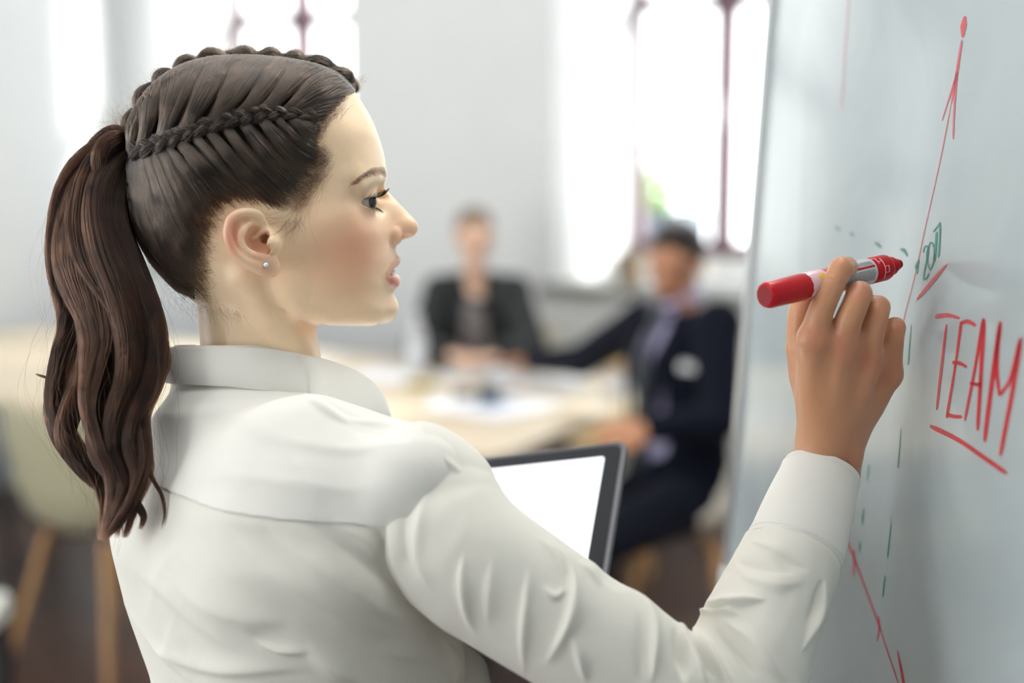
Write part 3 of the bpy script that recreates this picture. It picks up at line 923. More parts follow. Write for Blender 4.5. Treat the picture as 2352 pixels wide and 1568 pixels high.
# earring
er = h2c(ep(611, 608, 4.2)); 
erw = c2w(er); axn = c2w(h2c(ep(611, 608, 6))) - erw; axn /= np.linalg.norm(axn)
ex_ = np.cross(axn, [0, 0, 1.0]); ex_ /= np.linalg.norm(ex_)
FRE = Fr(erw, ex_, np.cross(axn, ex_), axn)
es = lathe('earring', [(.0010, -.004), (.0022, -.0006), (.0024, .0006), (.0021, .0012)], mat('silver', (.75, .74, .72), .2, 1), woman, FRE, 20)
lathe('stone', [(.0017, .0008), (.0018, .0014), (.0012, .0022), (.0004, .0024)], mat('crystal', (.9, .93, .95), .03, spec=1, coat=1), es, FRE, 10)
# ================================================================ hair
HLINE = [(818, 214, 0), (800, 230, 30), (774, 256, 50), (748, 280, 58), (736, 312, 60), (744, 345, 60), (736, 385, 62), (720, 420, 64), (703, 455, 65), (690, 486, 66),
         (668, 500, 68), (640, 490, 70), (600, 477, 72), (560, 478, 74), (515, 494, 74), (494, 530, 72), (487, 580, 68), (484, 640, 62), (478, 700, 50), (466, 726, 30),
         (440, 760, 0), (240, 760, 0), (180, 100, 0), (600, 40, 0), (840, 90, 0), (838, 200, 0)]
_hl = np.array([hp(a, b, t * mm)[[0, 2]] for a, b, t in HLINE])
_hin = in_poly(_X, _Z, _hl); _hd, _, _ = seg_dist2d(_X, _Z, _hl[:20])
_bk = sstep(.03, -.07, _X)                                  # fuller towards the back of the head
_th = np.where(_hin, (.0035 + .0060 * _bk) * sstep(0, .022, _hd), -.004 * np.minimum(_hd / .002, 1))
HH = Vol((-.135, -.100, -.215), (.125, .100, .130), .00135)
HH.lo = HV.lo.copy(); HH.f = (SKULLF - _th[:, None, :].astype(np.float32)).copy(); HH.ax = HV.ax

RMAP = raymap(HH, 270, 96, 850, 764, 3, dt=.0016)
def lay(px, py, lift=0.0):
    """strands given as pixel paths laid on the near side of the hair volume"""
    t = mapval(RMAP, px, py)
    ok = np.isfinite(t).all(-1)
    return hpv(px, py, np.where(np.isfinite(t), t, 0) + lift), ok

def bundle(path, nrm, rb, n, npt, wav=.0006, taper=True):
    """n hairs filling a tube of radius rb (array along the path)"""
    P = cspline(path, npt); T, N, B = frames_along(P)
    u = np.sqrt(rng.random(n)); a = rng.random(n) * 2 * math.pi
    R = np.interp(np.linspace(0, 1, npt), np.linspace(0, 1, len(rb)), rb)
    ph = rng.random((n, 2)) * 6.28; tw = rng.normal(0, .5, n)
    s = np.linspace(0, 1, npt)
    ang = a[:, None] + tw[:, None] * s
    w = wav * (np.sin(ph[:, :1] + s * 14 + ph[:, 1:] * 2 * s))
    return P[None] + (u[:, None] * R[None] * np.cos(ang) + w)[..., None] * N[None] + (u[:, None] * R[None] * np.sin(ang) + w * .6)[..., None] * B[None]

def plait(path, out, A, B_, rb, turns, n, npt=150, phase=0.0, jit=.0004):
    """three-strand plait following path (k,3); out = outward directions (k,3)"""
    P = cspline(path, npt); O = cspline(out, npt); T = np.gradient(P, axis=0); T /= np.linalg.norm(T, axis=1)[:, None]
    O = O - T * (O * T).sum(1)[:, None]; O /= np.linalg.norm(O, axis=1)[:, None]; L_ = np.cross(T, O)
    s = np.linspace(0, 1, npt)
    A = np.interp(s, np.linspace(0, 1, len(A)), A); rbv = np.interp(s, np.linspace(0, 1, len(rb)), rb)
    res = []; cores = []
    for k in range(3):
        f = 2 * math.pi * (turns * s + k / 3 + .06 * np.sin(s * 17 + k)) + phase
        C = P + L_ * (A * np.sin(f))[:, None] + O * (B_ * np.sin(2 * f))[:, None]
        cores.append((C, rbv))
        u = np.sqrt(rng.random(n)); a = rng.random(n) * 2 * math.pi
        ang = a[:, None] + rng.normal(0, 1.2, n)[:, None] * s
        Tc = np.gradient(C, axis=0); Tc /= np.linalg.norm(Tc, axis=1)[:, None]
        N = O - Tc * (O * Tc).sum(1)[:, None]; N /= np.linalg.norm(N, axis=1)[:, None]; Bq = np.cross(Tc, N)
        wv = jit * np.abs(rng.normal(0, 1, n))[:, None] * np.sin(rng.random(n)[:, None] * 6.28 + s * rng.uniform(30, 110, n)[:, None])
        S = C[None] + (u[:, None] * rbv[None] * np.cos(ang) * .85 + wv)[..., None] * N[None] + (u[:, None] * rbv[None] * np.sin(ang) + wv)[..., None] * Bq[None]
        res.append(S)
    return np.concatenate(res), cores

# --- side plait and top plait
SB = np.array([(722, 268), (672, 264), (612, 263), (548, 274), (482, 291), (418, 314), (358, 336), (306, 348)], float)
def sb_at(u):
    """side braid centre in pixels at 0..1"""
    c = cspline(SB, 200); i = np.clip(np.asarray(u) * 199, 0, 199); j = np.floor(i).astype(int); k = np.minimum(j + 1, 199); f = (i - j)[..., None]
    return c[j] * (1 - f) + c[k] * f
sbp, _ = lay(cspline(SB, 16)[:, 0], cspline(SB, 16)[:, 1])
sbo = HH.grad(sbp); sbo /= np.linalg.norm(sbo, axis=1)[:, None]
side_S, side_C = plait(sbp + sbo * .0020, sbo, [.0020, .0036, .0042, .0044, .0042], .0016, [.0016, .0030, .0034, .0036, .0038], 4.6, 240)
TB = [(812, 208), (790, 172), (748, 150), (690, 142), (626, 138), (560, 136), (500, 146), (440, 168), (385, 204), (340, 248), (312, 300), (300, 336)]
tbp = np.array([hp(a, b, -.010) for a, b in TB])
tbo = HH.grad(HH.snap(tbp)); tbo /= np.linalg.norm(tbo, axis=1)[:, None]
top_S, top_C = plait(HH.snap(tbp) + tbo * .0022, tbo, [.0035, .0070, .0080, .0066, .0076, .0060, .0045], .0042, [.0036, .0058, .0050, .0064, .0052, .0056, .0040], 3.7, 420, jit=.0015)

# undercoat mesh: hair volume + plait cores, so no scalp shows through
HM = Vol((-.135, -.100, -.215), (.125, .100, .130), .00135); HM.lo = HH.lo.copy(); HM.f = HH.f + np.float32(.0012) + (.006 * (1 - sstep(.016, .034, _hd)))[:, None, :].astype(np.float32); HM.ax = HH.ax
for C, r in side_C:
    for m_ in (1, -1): HM.chain(np.stack([C[::3, 0], C[::3, 1] * m_, C[::3, 2]], 1), r[::3] * .85, k=.001)
for C, r in top_C: HM.chain(C[::3], r[::3] * .85, k=.001)
HMV, HMQ = HM.mesh(smooth=1)
# keep only the part outside the skin
keep = HV.sample(HMV) > -.0012
HMQ = HMQ[keep[HMQ].all(1)]
hair = mesh_np('hair', c2w(h2c(HMV)), HMQ, m_cap, woman)

# --- laid sections
def flow(roots, ends, mids, n, npt=16, clumps=12, lift=.0014, bulge=.0030, jit=(3.0, 3.0), tuck=.75, lj=.0026, rm0=.0, rm1=.80):
    """hairs between two pixel curves through a middle curve; gathered into leaf-shaped clumps towards the end curve"""
    u = rng.random(n)
    g = lambda c, q: np.stack([np.interp(q, np.linspace(0, 1, len(c)), c[:, i]) for i in range(2)], -1)
    R, E, Mi = (cspline(np.array(c, float), 120) for c in (roots, ends, mids))
    edge = np.concatenate([[0], np.sort(rng.uniform(-.28, .28, clumps - 1) / clumps + np.arange(1, clumps) / clumps), [1]])
    ci = np.clip(np.searchsorted(edge, u, 'right') - 1, 0, clumps - 1); cu = (edge[ci] + edge[ci + 1]) / 2; q = (u - cu) / (edge[ci + 1] - edge[ci]) * 2   # -1..1 inside its clump
    ue = cu + (u - cu) * (1 - tuck)
    a = g(R, u) + rng.normal(0, 1, (n, 2)) * jit[0]; a = a + (g(Mi, u) - a) * (rm0 + .10 * (1 + np.sin(u * 41) * np.sin(u * 97 + 1)) * rng.random(n) + rm1 * rng.random(n)**.42)[:, None]; m_ = g(Mi, cu + (u - cu) * (1 - .15)) + rng.normal(0, 1, (n, 2)) * jit[1]; e = g(E, ue) + rng.normal(0, 1, (n, 2)) * 3.0
    s = np.linspace(0, 1, npt)[None, :, None]
    c = 2 * m_ - .5 * (a + e)
    P = (1 - s)**2 * a[:, None] + 2 * s * (1 - s) * c[:, None] + s * s * e[:, None]
    ph = rng.random(n) * 6.28
    d = e - a; d = np.stack([-d[:, 1], d[:, 0]], 1); d /= np.linalg.norm(d, axis=1)[:, None] + 1e-9
    P = P + (np.sin(ph[:, None] + s[..., 0] * rng.uniform(3, 9, n)[:, None]) * rng.normal(0, 2.2, n)[:, None] * np.sin(s[..., 0] * math.pi))[..., None] * d[:, None]
    ss = s[..., 0]
    lf = lift * rng.random(n)[:, None] + np.maximum(0, 1 - q**2)[:, None]**.5 * (bulge * rng.uniform(.7, 1.25, clumps)[ci])[:, None] * sstep(.15, .75, ss) * (1 - .45 * sstep(.85, 1, ss)) + rng.random(n)[:, None]**3 * lj * np.sin(ss * math.pi)
    lf = lf * sstep(0, .18, ss) + .0002
    S, ok = lay(P[..., 0], P[..., 1], lf)
    return S[ok]

sec = []
# upper section: from the crown line down into the side plait (laid in space, over the top of the head)
def flow3(roots, mids, ends, n, npt=16, clumps=8, lift=.0014, bulge=.0038, tuck=.76, lj=.0028):
    u = rng.random(n)
    R, Mi, E = (cspline(np.array([hp(*q) for q in c]), 120) for c in (roots, mids, ends))
    g = lambda c, q: np.stack([np.interp(q, np.linspace(0, 1, 120), c[:, i]) for i in range(3)], -1)
    edge = np.concatenate([[0], np.sort(rng.uniform(-.25, .25, clumps - 1) / clumps + np.arange(1, clumps) / clumps), [1]])
    ci = np.clip(np.searchsorted(edge, u, 'right') - 1, 0, clumps - 1); cu = (edge[ci] + edge[ci + 1]) / 2; hw = (edge[ci + 1] - edge[ci]) / 2
    q = (u - cu) / hw; ue = cu + (u - cu) * (1 - tuck)
    a = g(R, u) + rng.normal(0, .0012, (n, 3)); m_ = g(Mi, cu + (u - cu) * .9) + rng.normal(0, .0008, (n, 3)); e = g(E, ue) + rng.normal(0, .0012, (n, 3))
    s = np.linspace(0, 1, npt)[None, :, None]
    c = 2 * m_ - .5 * (a + e)
    P = (1 - s)**2 * a[:, None] + 2 * s * (1 - s) * c[:, None] + s * s * e[:, None]
    ss = s[..., 0]
    P = P + rng.normal(0, .0006, (n, 1, 3)) * np.sin(rng.random(n)[:, None] * 6 + ss * 7)[..., None]
    lf = lift * rng.random(n)[:, None] + np.maximum(0, 1 - q**2)[:, None]**.5 * (bulge * rng.uniform(.7, 1.25, clumps)[ci])[:, None] * sstep(.1, .7, ss) * (1 - .3 * sstep(.88, 1, ss)) + rng.random(n)[:, None]**3 * lj * np.sin(ss * math.pi)
    return HH.snap(P, level=lf, it=3)
sec.append(flow3([(806, 212, .004), (786, 172, .002), (744, 152, .0), (690, 144, .0), (630, 140, .0), (560, 140, .0), (500, 148, .0), (440, 172, .0), (392, 204, .0), (350, 244, .0), (322, 282, .0)],
                 [(766, 232, .042), (728, 206, .046), (688, 196, .050), (645, 194, .052), (594, 196, .052), (540, 202, .052), (486, 212, .050), (432, 230, .046), (388, 256, .040), (350, 282, .034), (322, 312, .026)],
                 [(684, 268, .066), (646, 266, .068), (606, 268, .070), (566, 276, .070), (524, 284, .070), (480, 298, .066), (436, 312, .062), (396, 326, .056), (360, 338, .048), (330, 345, .038), (306, 348, .030)], 17000))
# front strands sweeping off the forehead
sec.append(flow([(808, 218), (796, 232), (780, 248), (764, 264), (750, 278)], [(668, 258), (662, 262), (660, 264), (672, 266), (688, 268)], [(752, 222), (742, 238), (732, 252), (724, 264), (720, 274)], 2600, clumps=3, bulge=.002, tuck=.3))
# lower section: from temple, round the ear and the nape up into the plait
sec.append(flow([(742, 290), (738, 330), (744, 365), (730, 400), (712, 435), (694, 474), (668, 494), (620, 484), (570, 480), (525, 490)],
                [(694, 272), (660, 270), (622, 272), (590, 274), (556, 280), (520, 288), (484, 298), (450, 310), (420, 322), (392, 334)],
                [(716, 282), (696, 304), (680, 322), (654, 340), (628, 356), (600, 376), (566, 388), (524, 388), (482, 388), (448, 396)], 15000, clumps=8, bulge=.0036, tuck=.74))
sec.append(flow([(525, 490), (498, 525), (488, 570), (485, 620), (482, 670), (474, 706), (452, 706), (420, 684)],
                [(392, 334), (376, 340), (360, 346), (344, 350), (330, 352), (318, 356), (308, 362), (303, 370)],
                [(448, 396), (420, 420), (404, 446), (392, 480), (378, 520), (362, 548), (346, 552), (332, 545)], 11000, clumps=6, bulge=.0024, tuck=.66))
sec.append(flow([(420, 684), (380, 655), (346, 618), (322, 575), (308, 520), (302, 460)], [(304, 366), (302, 370), (300, 374), (298, 380), (297, 386), (296, 380)],
                [(332, 545), (320, 520), (311, 495), (305, 470), (301, 440), (299, 420)], 4500, clumps=4, bulge=.001, tuck=.5))
near = np.concatenate(sec)
tts = np.linspace(0, 1, near.shape[1])
rad = .000125 * (1 - .25 * tts)
hair_obj('hair_section', c2w(h2c(near)), np.broadcast_to(rad, near.shape[:2]), m_hair, hair)
far = mirror(near[::3])
hair_obj('hair_section', c2w(h2c(far)), np.broadcast_to(rad * 1.5, far.shape[:2]), m_hair, hair)
pr = lambda S: np.broadcast_to(.00010 * np.ones(S.shape[1]), S.shape[:2])
hair_obj('braid', c2w(h2c(side_S)), pr(side_S), m_hair, hair)
hair_obj('braid', c2w(h2c(mirror(side_S))), pr(side_S), m_hair, hair)
hair_obj('braid', c2w(h2c(top_S)), pr(top_S), m_hair, hair)

# fine loose hair: hairline, nape, top fuzz
W = []
def wisps(n, roots, dirs, L_, curl, lift=.001, npt=9, tj=.0, onsurf=True):
    roots = np.array(roots, float); dirs = np.array(dirs, float)
    q = rng.random(n)
    g = lambda c: np.stack([np.interp(q, np.linspace(0, 1, len(c)), c[:, i]) for i in range(2)], -1)
    r = g(roots) + rng.normal(0, 7, (n, 2)); d = g(dirs); d = d / (np.linalg.norm(d, axis=1)[:, None] + 1e-9)
    an = rng.normal(0, .35, n); d = np.stack([d[:, 0] * np.cos(an) - d[:, 1] * np.sin(an), d[:, 0] * np.sin(an) + d[:, 1] * np.cos(an)], 1)
    l = L_ * rng.uniform(.4, 1.2, n); s = np.linspace(0, 1, npt)
    cv = rng.normal(curl, abs(curl) * .6 + .2, n)
    ang = np.arctan2(d[:, 1], d[:, 0])[:, None] + cv[:, None] * s
    st = l[:, None] / npt
    X = r[:, :1] + np.cumsum(np.cos(ang) * st, 1); Y = r[:, 1:] + np.cumsum(np.sin(ang) * st, 1)
    return X, Y
FM2 = raymap(HV, 430, 200, 860, 764, 3, dt=.0016)
def onskin(X, Y, lift):
    t = mapval(FM2, X, Y); ok = np.isfinite(t).all(1)
    return hpv(X, Y, np.where(np.isfinite(t), t, 0) + lift)[ok]
s9 = np.linspace(0, 1, 9)
for n_, R_, D_, L_, cu in ((320, [(800, 232), (770, 262), (745, 290), (738, 330)], [(-.8, .3), (-.9, .35), (-1, .1), (-1, -.2)], 38, -.2),
                       (420, [(745, 335), (752, 365), (742, 392), (722, 425), (706, 455), (688, 490)], [(-1, -.2), (-1, -.35), (-1, -.5), (-.9, -.7), (-.7, -.8), (-.6, -.9)], 46, .25),
                       (230, [(758, 340), (764, 368), (752, 396), (734, 424), (714, 460)], [(-1, .30), (-1, .40), (-1, .45), (-1, .5), (-1, .4)], 105, -.25),
                       (60, [(690, 490), (675, 505), (640, 495)], [(-.2, 1), (-.1, 1), (-1, .4)], 60, .5),
                       (260, [(520, 490), (492, 535), (486, 600), (484, 660), (478, 700)], [(-.9, -.5), (-1, -.3), (-1, -.3), (-1, -.2), (-1, 0)], 36, .2),
                       (50, [(484, 660), (486, 700), (520, 712), (560, 720)], [(-.4, .9), (.2, 1), (.5, 1), (.6, 1)], 44, -.3)):
    X, Y = wisps(n_, R_, D_, L_, cu)
    S = onskin(X, Y, .0004 + .0012 * np.sin(s9 * 2.5)[None] * rng.random(n_)[:, None])
    W.append(S)
Wn = np.concatenate(W)
hair_obj('wisp', c2w(h2c(np.concatenate([Wn, mirror(Wn[::2])]))), np.broadcast_to(.00006 * (1 - .7 * s9), (len(Wn) + len(Wn[::2]), 9)), m_hair, hair)
# fuzz standing off the plaits and crown
def fuzz(base, out, n, L_, jb=.0015):
    i = rng.integers(0, len(base), n); r = base[i] + rng.normal(0, jb, (n, 3)); o = out[i] + rng.normal(0, .45, (n, 3)); o /= np.linalg.norm(o, axis=1)[:, None]
    tdir = rng.normal(0, 1, (n, 3)); l = L_ * rng.uniform(.3, 1.2, n)
    s = np.linspace(0, 1, 8)[None, :, None]
    P = r[:, None] + (o[:, None] * (s - .35 * s * s) + tdir[:, None] * s * s * .35) * l[:, None, None]
    return P
fz = [fuzz(cspline(HH.snap(tbp) + tbo * .009, 80), cspline(tbo, 80), 700, .010),
      fuzz(np.array([hp(a, b, t) for a, b in ((262, 300), (275, 285), (290, 300), (285, 330)) for t in (-.01, 0, .01)]), np.tile(np.array([[-.5, 0, .9]]), (12, 1)), 160, .022, .004),
      fuzz(np.array([hp(a, b, t) for a, b in ((420, 688), (440, 700), (465, 712), (390, 664), (360, 640)) for t in (.0, .02, .035)]), np.tile(np.array([[.5, -.1, -.7]]), (15, 1)), 120, .020, .004)]
fz = np.concatenate(fz)
hair_obj('flyaway', c2w(h2c(fz)), np.broadcast_to(.00005 * (1 - .6 * np.linspace(0, 1, 8)), fz.shape[:2]), m_tail, hair)

# --- ponytail
PL = cspline([(288, 322), (240, 332), (196, 362), (152, 408), (122, 500), (114, 590), (136, 680), (150, 750), (132, 830), (120, 930), (152, 1020), (205, 1095), (222, 1160), (214, 1240)], 60)
PR = cspline([(294, 372), (290, 410), (290, 450), (292, 500), (304, 560), (340, 640), (374, 735), (378, 820), (352, 895), (328, 950), (332, 1020), (338, 1090), (318, 1155), (296, 1235)], 60)
tz = np.linspace(0, 1, 60)
dmid = np.interp(tz, [0, .1, .3, .6, .8, 1], [1.118, 1.116, 1.10, 1.070, 1.048, 1.035])
def tail(n, npt=60, clumps=20, spread=1.0):
    cl = rng.random(clumps); cd = rng.uniform(-1, 1, clumps)
    ci_ = rng.integers(0, clumps, n)
    u0 = rng.random(n); d0 = rng.uniform(-1, 1, n)
    s = tz[None]
    cs = sstep(.05, .72, s) * .93                              # gather into locks further down
    swirl = .13 * np.sin(s * 7.5 + cl[ci_][:, None] * 9) * sstep(.1, .4, s)
    u = u0[:, None] * (1 - cs) + (cl[ci_][:, None] + (u0[:, None] - .5) * .10) * cs + swirl
    u = np.clip(u, -.06, 1.06) + rng.normal(0, .012, n)[:, None] * s
    dd = d0[:, None] * (1 - cs) + (cd[ci_][:, None] + d0[:, None] * .2) * cs
    px = PL[None, :, 0] * (1 - u) + PR[None, :, 0] * u; py = PL[None, :, 1] * (1 - u) + PR[None, :, 1] * u
    wv = rng.normal(0, 2.2, n)[:, None] * np.sin(s * rng.uniform(8, 22, n)[:, None] + rng.random(n)[:, None] * 6.28) * sstep(0, .3, s)
    px = px + wv
    hw = np.hypot(PR[:, 0] - PL[:, 0], PR[:, 1] - PL[:, 1]) / F * 1.1 / 2
    prof = np.sqrt(np.maximum(0, 1 - (2 * np.clip(u, 0, 1) - 1)**2))
    dep = dmid[None] + dd * prof * hw[None] * .75
    P = np.stack([(px - 1176) / F * dep, dep, (784 - py) / F * dep], -1)
    # varying length
    Lf = np.where(rng.random(n) < .55, rng.uniform(.52, .84, n), rng.uniform(.84, 1.0, n)) 
    idx = Lf[:, None] * np.linspace(0, npt - 1, npt)[None]
    i = np.floor(idx).astype(int); j = np.minimum(i + 1, npt - 1); f = (idx - i)[..., None]
    ar = np.arange(n)[:, None]
    return P[ar, i] * (1 - f) + P[ar, j] * f
TS = tail(15000, clumps=17)
ptail = hair_obj('ponytail', c2w(TS), np.broadcast_to(.000105 * np.interp(tz, [0, .8, 1], [1, .9, .3]), TS.shape[:2]), m_tail, hair)
# separate locks and curls at the rim and the tips
def lock(P, r, n, dep, npt=40):
    P = np.array(P, float); dep = np.interp(np.linspace(0, 1, len(P)), np.linspace(0, 1, len(dep)), dep)
    path = np.array([pc(a, b, d) for (a, b), d in zip(P, dep)])
    S = bundle(path, None, np.array(r) * mm, n, npt, wav=.0004)
    q = rng.uniform(.82, 1, n); idx = q[:, None] * np.linspace(0, npt - 1, npt)[None]; i = np.floor(idx).astype(int); j = np.minimum(i + 1, npt - 1); f = (idx - i)[..., None]; ar = np.arange(n)[:, None]
    return S[ar, i] * (1 - f) + S[ar, j] * f
LK = [lock([(286, 338), (236, 338), (180, 376), (138, 440), (118, 530), (114, 610), (128, 670), (166, 722)], [9, 8, 7, 5, 4, 3, 2, 1], 420, [1.118, 1.11, 1.10, 1.09, 1.085]),
      lock([(288, 345), (240, 360), (206, 420), (190, 520), (186, 620), (206, 720), (214, 800), (190, 880), (160, 950), (150, 1010), (190, 1080), (236, 1130)], [9, 11, 12, 12, 12, 12, 12, 10, 9, 8, 6, 3], 1500, [1.115, 1.10, 1.08, 1.07, 1.055, 1.05]),
      lock([(288, 350), (246, 400), (226, 480), (240, 580), (276, 680), (300, 780), (298, 870), (268, 960), (258, 1040), (286, 1120), (262, 1190), (232, 1244)], [9, 12, 13, 14, 14, 13, 12, 11, 9, 7, 6, 3], 1800, [1.11, 1.085, 1.06, 1.045, 1.035, 1.03]),
      lock([(290, 365), (268, 430), (262, 510), (292, 600), (334, 690), (358, 780), (350, 860), (316, 940), (300, 1020), (318, 1090), (296, 1160), (262, 1226)], [8, 9, 11, 11, 10, 9, 8, 8, 8, 7, 5, 2], 1300, [1.112, 1.09, 1.065, 1.045, 1.035, 1.03]),
      lock([(292, 380), (282, 450), (286, 530), (318, 610), (352, 690), (371, 770), (366, 850), (336, 906), (322, 940)], [6, 7, 7, 6, 5, 5, 5, 4, 2], 600, [1.115, 1.10, 1.075, 1.055]),
      lock([(206, 620), (186, 720), (158, 800), (136, 880), (128, 950), (150, 1020), (200, 1085), (240, 1128)], [8, 9, 9, 9, 9, 8, 6, 3], 900, [1.10, 1.09, 1.08, 1.07]),
      lock([(250, 860), (222, 960), (222, 1040), (256, 1090), (300, 1140), (330, 1186), (322, 1216)], [8, 8, 7, 6, 5, 3, 1.5], 500, [1.06, 1.04, 1.03]),
      lock([(330, 960), (326, 1030), (346, 1090), (372, 1140), (378, 1180), (370, 1216)], [4, 3, 2, 1.4, 1, .6], 80, [1.045, 1.03]),
      lock([(300, 900), (322, 980), (330, 1060), (306, 1140), (270, 1200), (236, 1238)], [8, 7, 6, 5, 4, 2], 450, [1.05, 1.03, 1.025]),
      lock([(150, 880), (110, 868), (80, 858)], [2, 1.2, .6], 36, [1.08, 1.08]),
      lock([(292, 330), (262, 326), (238, 350), (236, 400), (258, 450), (290, 470)], [8, 9, 9, 8, 7, 4], 700, [1.112, 1.098, 1.094, 1.10, 1.112]),
      lock([(296, 322), (262, 312), (226, 340), (210, 390), (226, 450)], [8, 9, 9, 8, 6], 600, [1.12, 1.12, 1.11, 1.105])]
for S in LK:
    hair_obj('lock', c2w(S), np.broadcast_to(.000105 * np.interp(np.linspace(0, 1, S.shape[1]), [0, .8, 1], [1, .9, .3]), S.shape[:2]), m_tail, ptail)
# stray single hairs of the tail
n = 260
st = tail(n, clumps=n); q = np.linspace(0, 1, 60)
off = rng.normal(0, .010, (n, 1, 3)) * sstep(.1, .8, q)[None, :, None]; off[..., 1] -= .004 * sstep(.3, .8, q)[None]
st = st + off + rng.normal(0, .004, (n, 1, 3)) * np.sin(q * 6)[None, :, None] * sstep(.1, .4, q)[None, :, None]
hair_obj('flyaway', c2w(st), np.broadcast_to(.00005 * np.ones(60), st.shape[:2]), m_tail, ptail)
# tie: a thin dark band at the root of the tail
tc_ = h2c(hp(284, 350, 0)); 
ta = np.linspace(0, 2 * math.pi, 40); tn_ = np.array([.9, .0, .35]); tn_ /= np.linalg.norm(tn_); tu = np.array([0, 1.0, 0]); tv = np.cross(tn_, tu)
tube('hair_tie', c2w(tc_ + .0125 * (np.cos(ta)[:, None] * tu + 1.25 * np.sin(ta)[:, None] * tv)), .0028, mat('tie_elastic', srgb(40, 30, 28), rough=.7, bump=.4, bscale=900), hair, n=10)
# ================================================================ her writing hand and forearm
MK0, MK1 = pc(1757, 679, 1.030), pc(2068, 605.5, 1.112)            # marker: plug end, writing tip
AV = Vol(pc(1760, 560, 1.10) - np.array([.03, .13, .28]), pc(2110, 560, 1.10) + np.array([.02, .10, .02]), .00125)
def ch(pts, R, k=.003, mode='u'):
    AV.chain(cspline(np.array([pc(*p) for p in pts]), max(8, 3 * len(pts))), np.interp(np.linspace(0, 1, max(8, 3 * len(pts))), np.linspace(0, 1, len(R)), np.array(R) * mm), k, mode)
# forearm and wrist (flattened: two rods side by side)
ch([(1806, 1260, 1.055), (1838, 1170, 1.075), (1872, 1070, 1.09), (1886, 1000, 1.094)], [25, 22, 17.5, 17], .012)
ch([(1856, 1290, 1.065), (1890, 1190, 1.085), (1925, 1090, 1.10), (1930, 1010, 1.103)], [24, 21, 17, 16.5], .012)
# metacarpals
MCP = {'i': (1868, 778, 1.061), 'm': (1932, 795, 1.066), 'r': (1990, 828, 1.079), 'p': (2040, 858, 1.095)}
ch([(1884, 1010, 1.094), (1872, 900, 1.078), MCP['i']], [16, 13.5, 11.5], .010)
ch([(1900, 1010, 1.092), (1916, 900, 1.076), MCP['m']], [16, 14, 11.5], .010)
ch([(1918, 1010, 1.096), (1960, 910, 1.084), MCP['r']], [16, 14, 11], .010)
ch([(1935, 1010, 1.102), (1998, 920, 1.098), MCP['p']], [15.5, 13.5, 10], .010)
ch([(1905, 960, 1.105), (1940, 880, 1.105), (1960, 830, 1.10)], [16, 16, 13], .012)
# thumb: behind the palm edge, up to the underside of the marker
ch([(1872, 930, 1.094), (1850, 860, 1.094), (1838, 800, 1.090)], [13, 13, 10.5], .010)
ch([(1838, 800, 1.090), (1836, 752, 1.087), (1840, 712, 1.085), (1852, 676, 1.082)], [10.5, 9.5, 9.6, 6.5], .003)
# fingers
ch([MCP['i'], (1884, 718, 1.054), (1912, 656, 1.051), (1932, 617, 1.054)], [11, 9.6, 8.9, 8.6], .004)
ch([(1932, 617, 1.054), (1945, 612, 1.070), (1952, 622, 1.086)], [8.6, 7.9, 7.4], .002)
ch([(1952, 622, 1.086), (1955, 640, 1.094), (1955, 660, 1.098)], [7.4, 7.0, 5.6], .002)
ch([MCP['m'], (1948, 738, 1.056), (1966, 694, 1.054), (1974, 674, 1.057)], [11.2, 10.4, 9.8, 9.4], .004)
ch([(1974, 674, 1.057), (1978, 672, 1.074), (1974, 690, 1.090)], [8.8, 8.0, 7.6], .002)
ch([(1974, 690, 1.090), (1962, 704, 1.098), (1946, 712, 1.100)], [7.6, 7.0, 5.6], .002)
ch([MCP['r'], (2000, 772, 1.068), (2012, 726, 1.065), (2017, 706, 1.068)], [11, 10.2, 9.6, 9.0], .004)
ch([(2017, 706, 1.068), (2021, 704, 1.086), (2014, 724, 1.101)], [8.3, 7.6, 7.2], .002)
ch([(2014, 724, 1.101), (1998, 742, 1.108), (1980, 750, 1.108)], [7.2, 6.6, 5.4], .002)
ch([MCP['p'], (2046, 808, 1.086), (2052, 768, 1.082), (2056, 752, 1.085)], [10.2, 9.4, 8.6, 8.0], .004)
ch([(2056, 752, 1.085), (2058, 750, 1.100), (2048, 766, 1.113)], [7.2, 6.5, 6.2], .002)
ch([(2048, 766, 1.113), (2030, 784, 1.118), (2014, 790, 1.117)], [6.2, 5.7, 4.8], .002)
# knuckle heads and tendons on the back of the hand
for q, r in (('i', 9.5), ('m', 10), ('r', 9), ('p', 8)):
    a = MCP[q]; AV.ell(pc(a[0], a[1] + 4, a[2] - .0055), np.array([r * .9, r * .60, r * .95]) * mm, k=.010)
# skin between the fingers
ch([(1900, 800, 1.068), (1908, 768, 1.066)], [9, 6], .008)
ch([(1958, 806, 1.074), (1968, 776, 1.070)], [9, 6.5], .008)
ch([(2014, 838, 1.088), (2020, 808, 1.083)], [8.5, 6], .008)
ch([MCP['m'][:2] + (1.0565,), (1920, 880, 1.0635), (1908, 960, 1.077)], [1.6, 1.5, 1.2], .006)
ch([MCP['i'][:2] + (1.0525,), (1868, 870, 1.0655), (1884, 960, 1.079)], [1.6, 1.4, 1.2], .006)
# bone at the outer wrist
AV.ell(pc(1950, 1050, 1.092), (.008, .007, .009), k=.008)
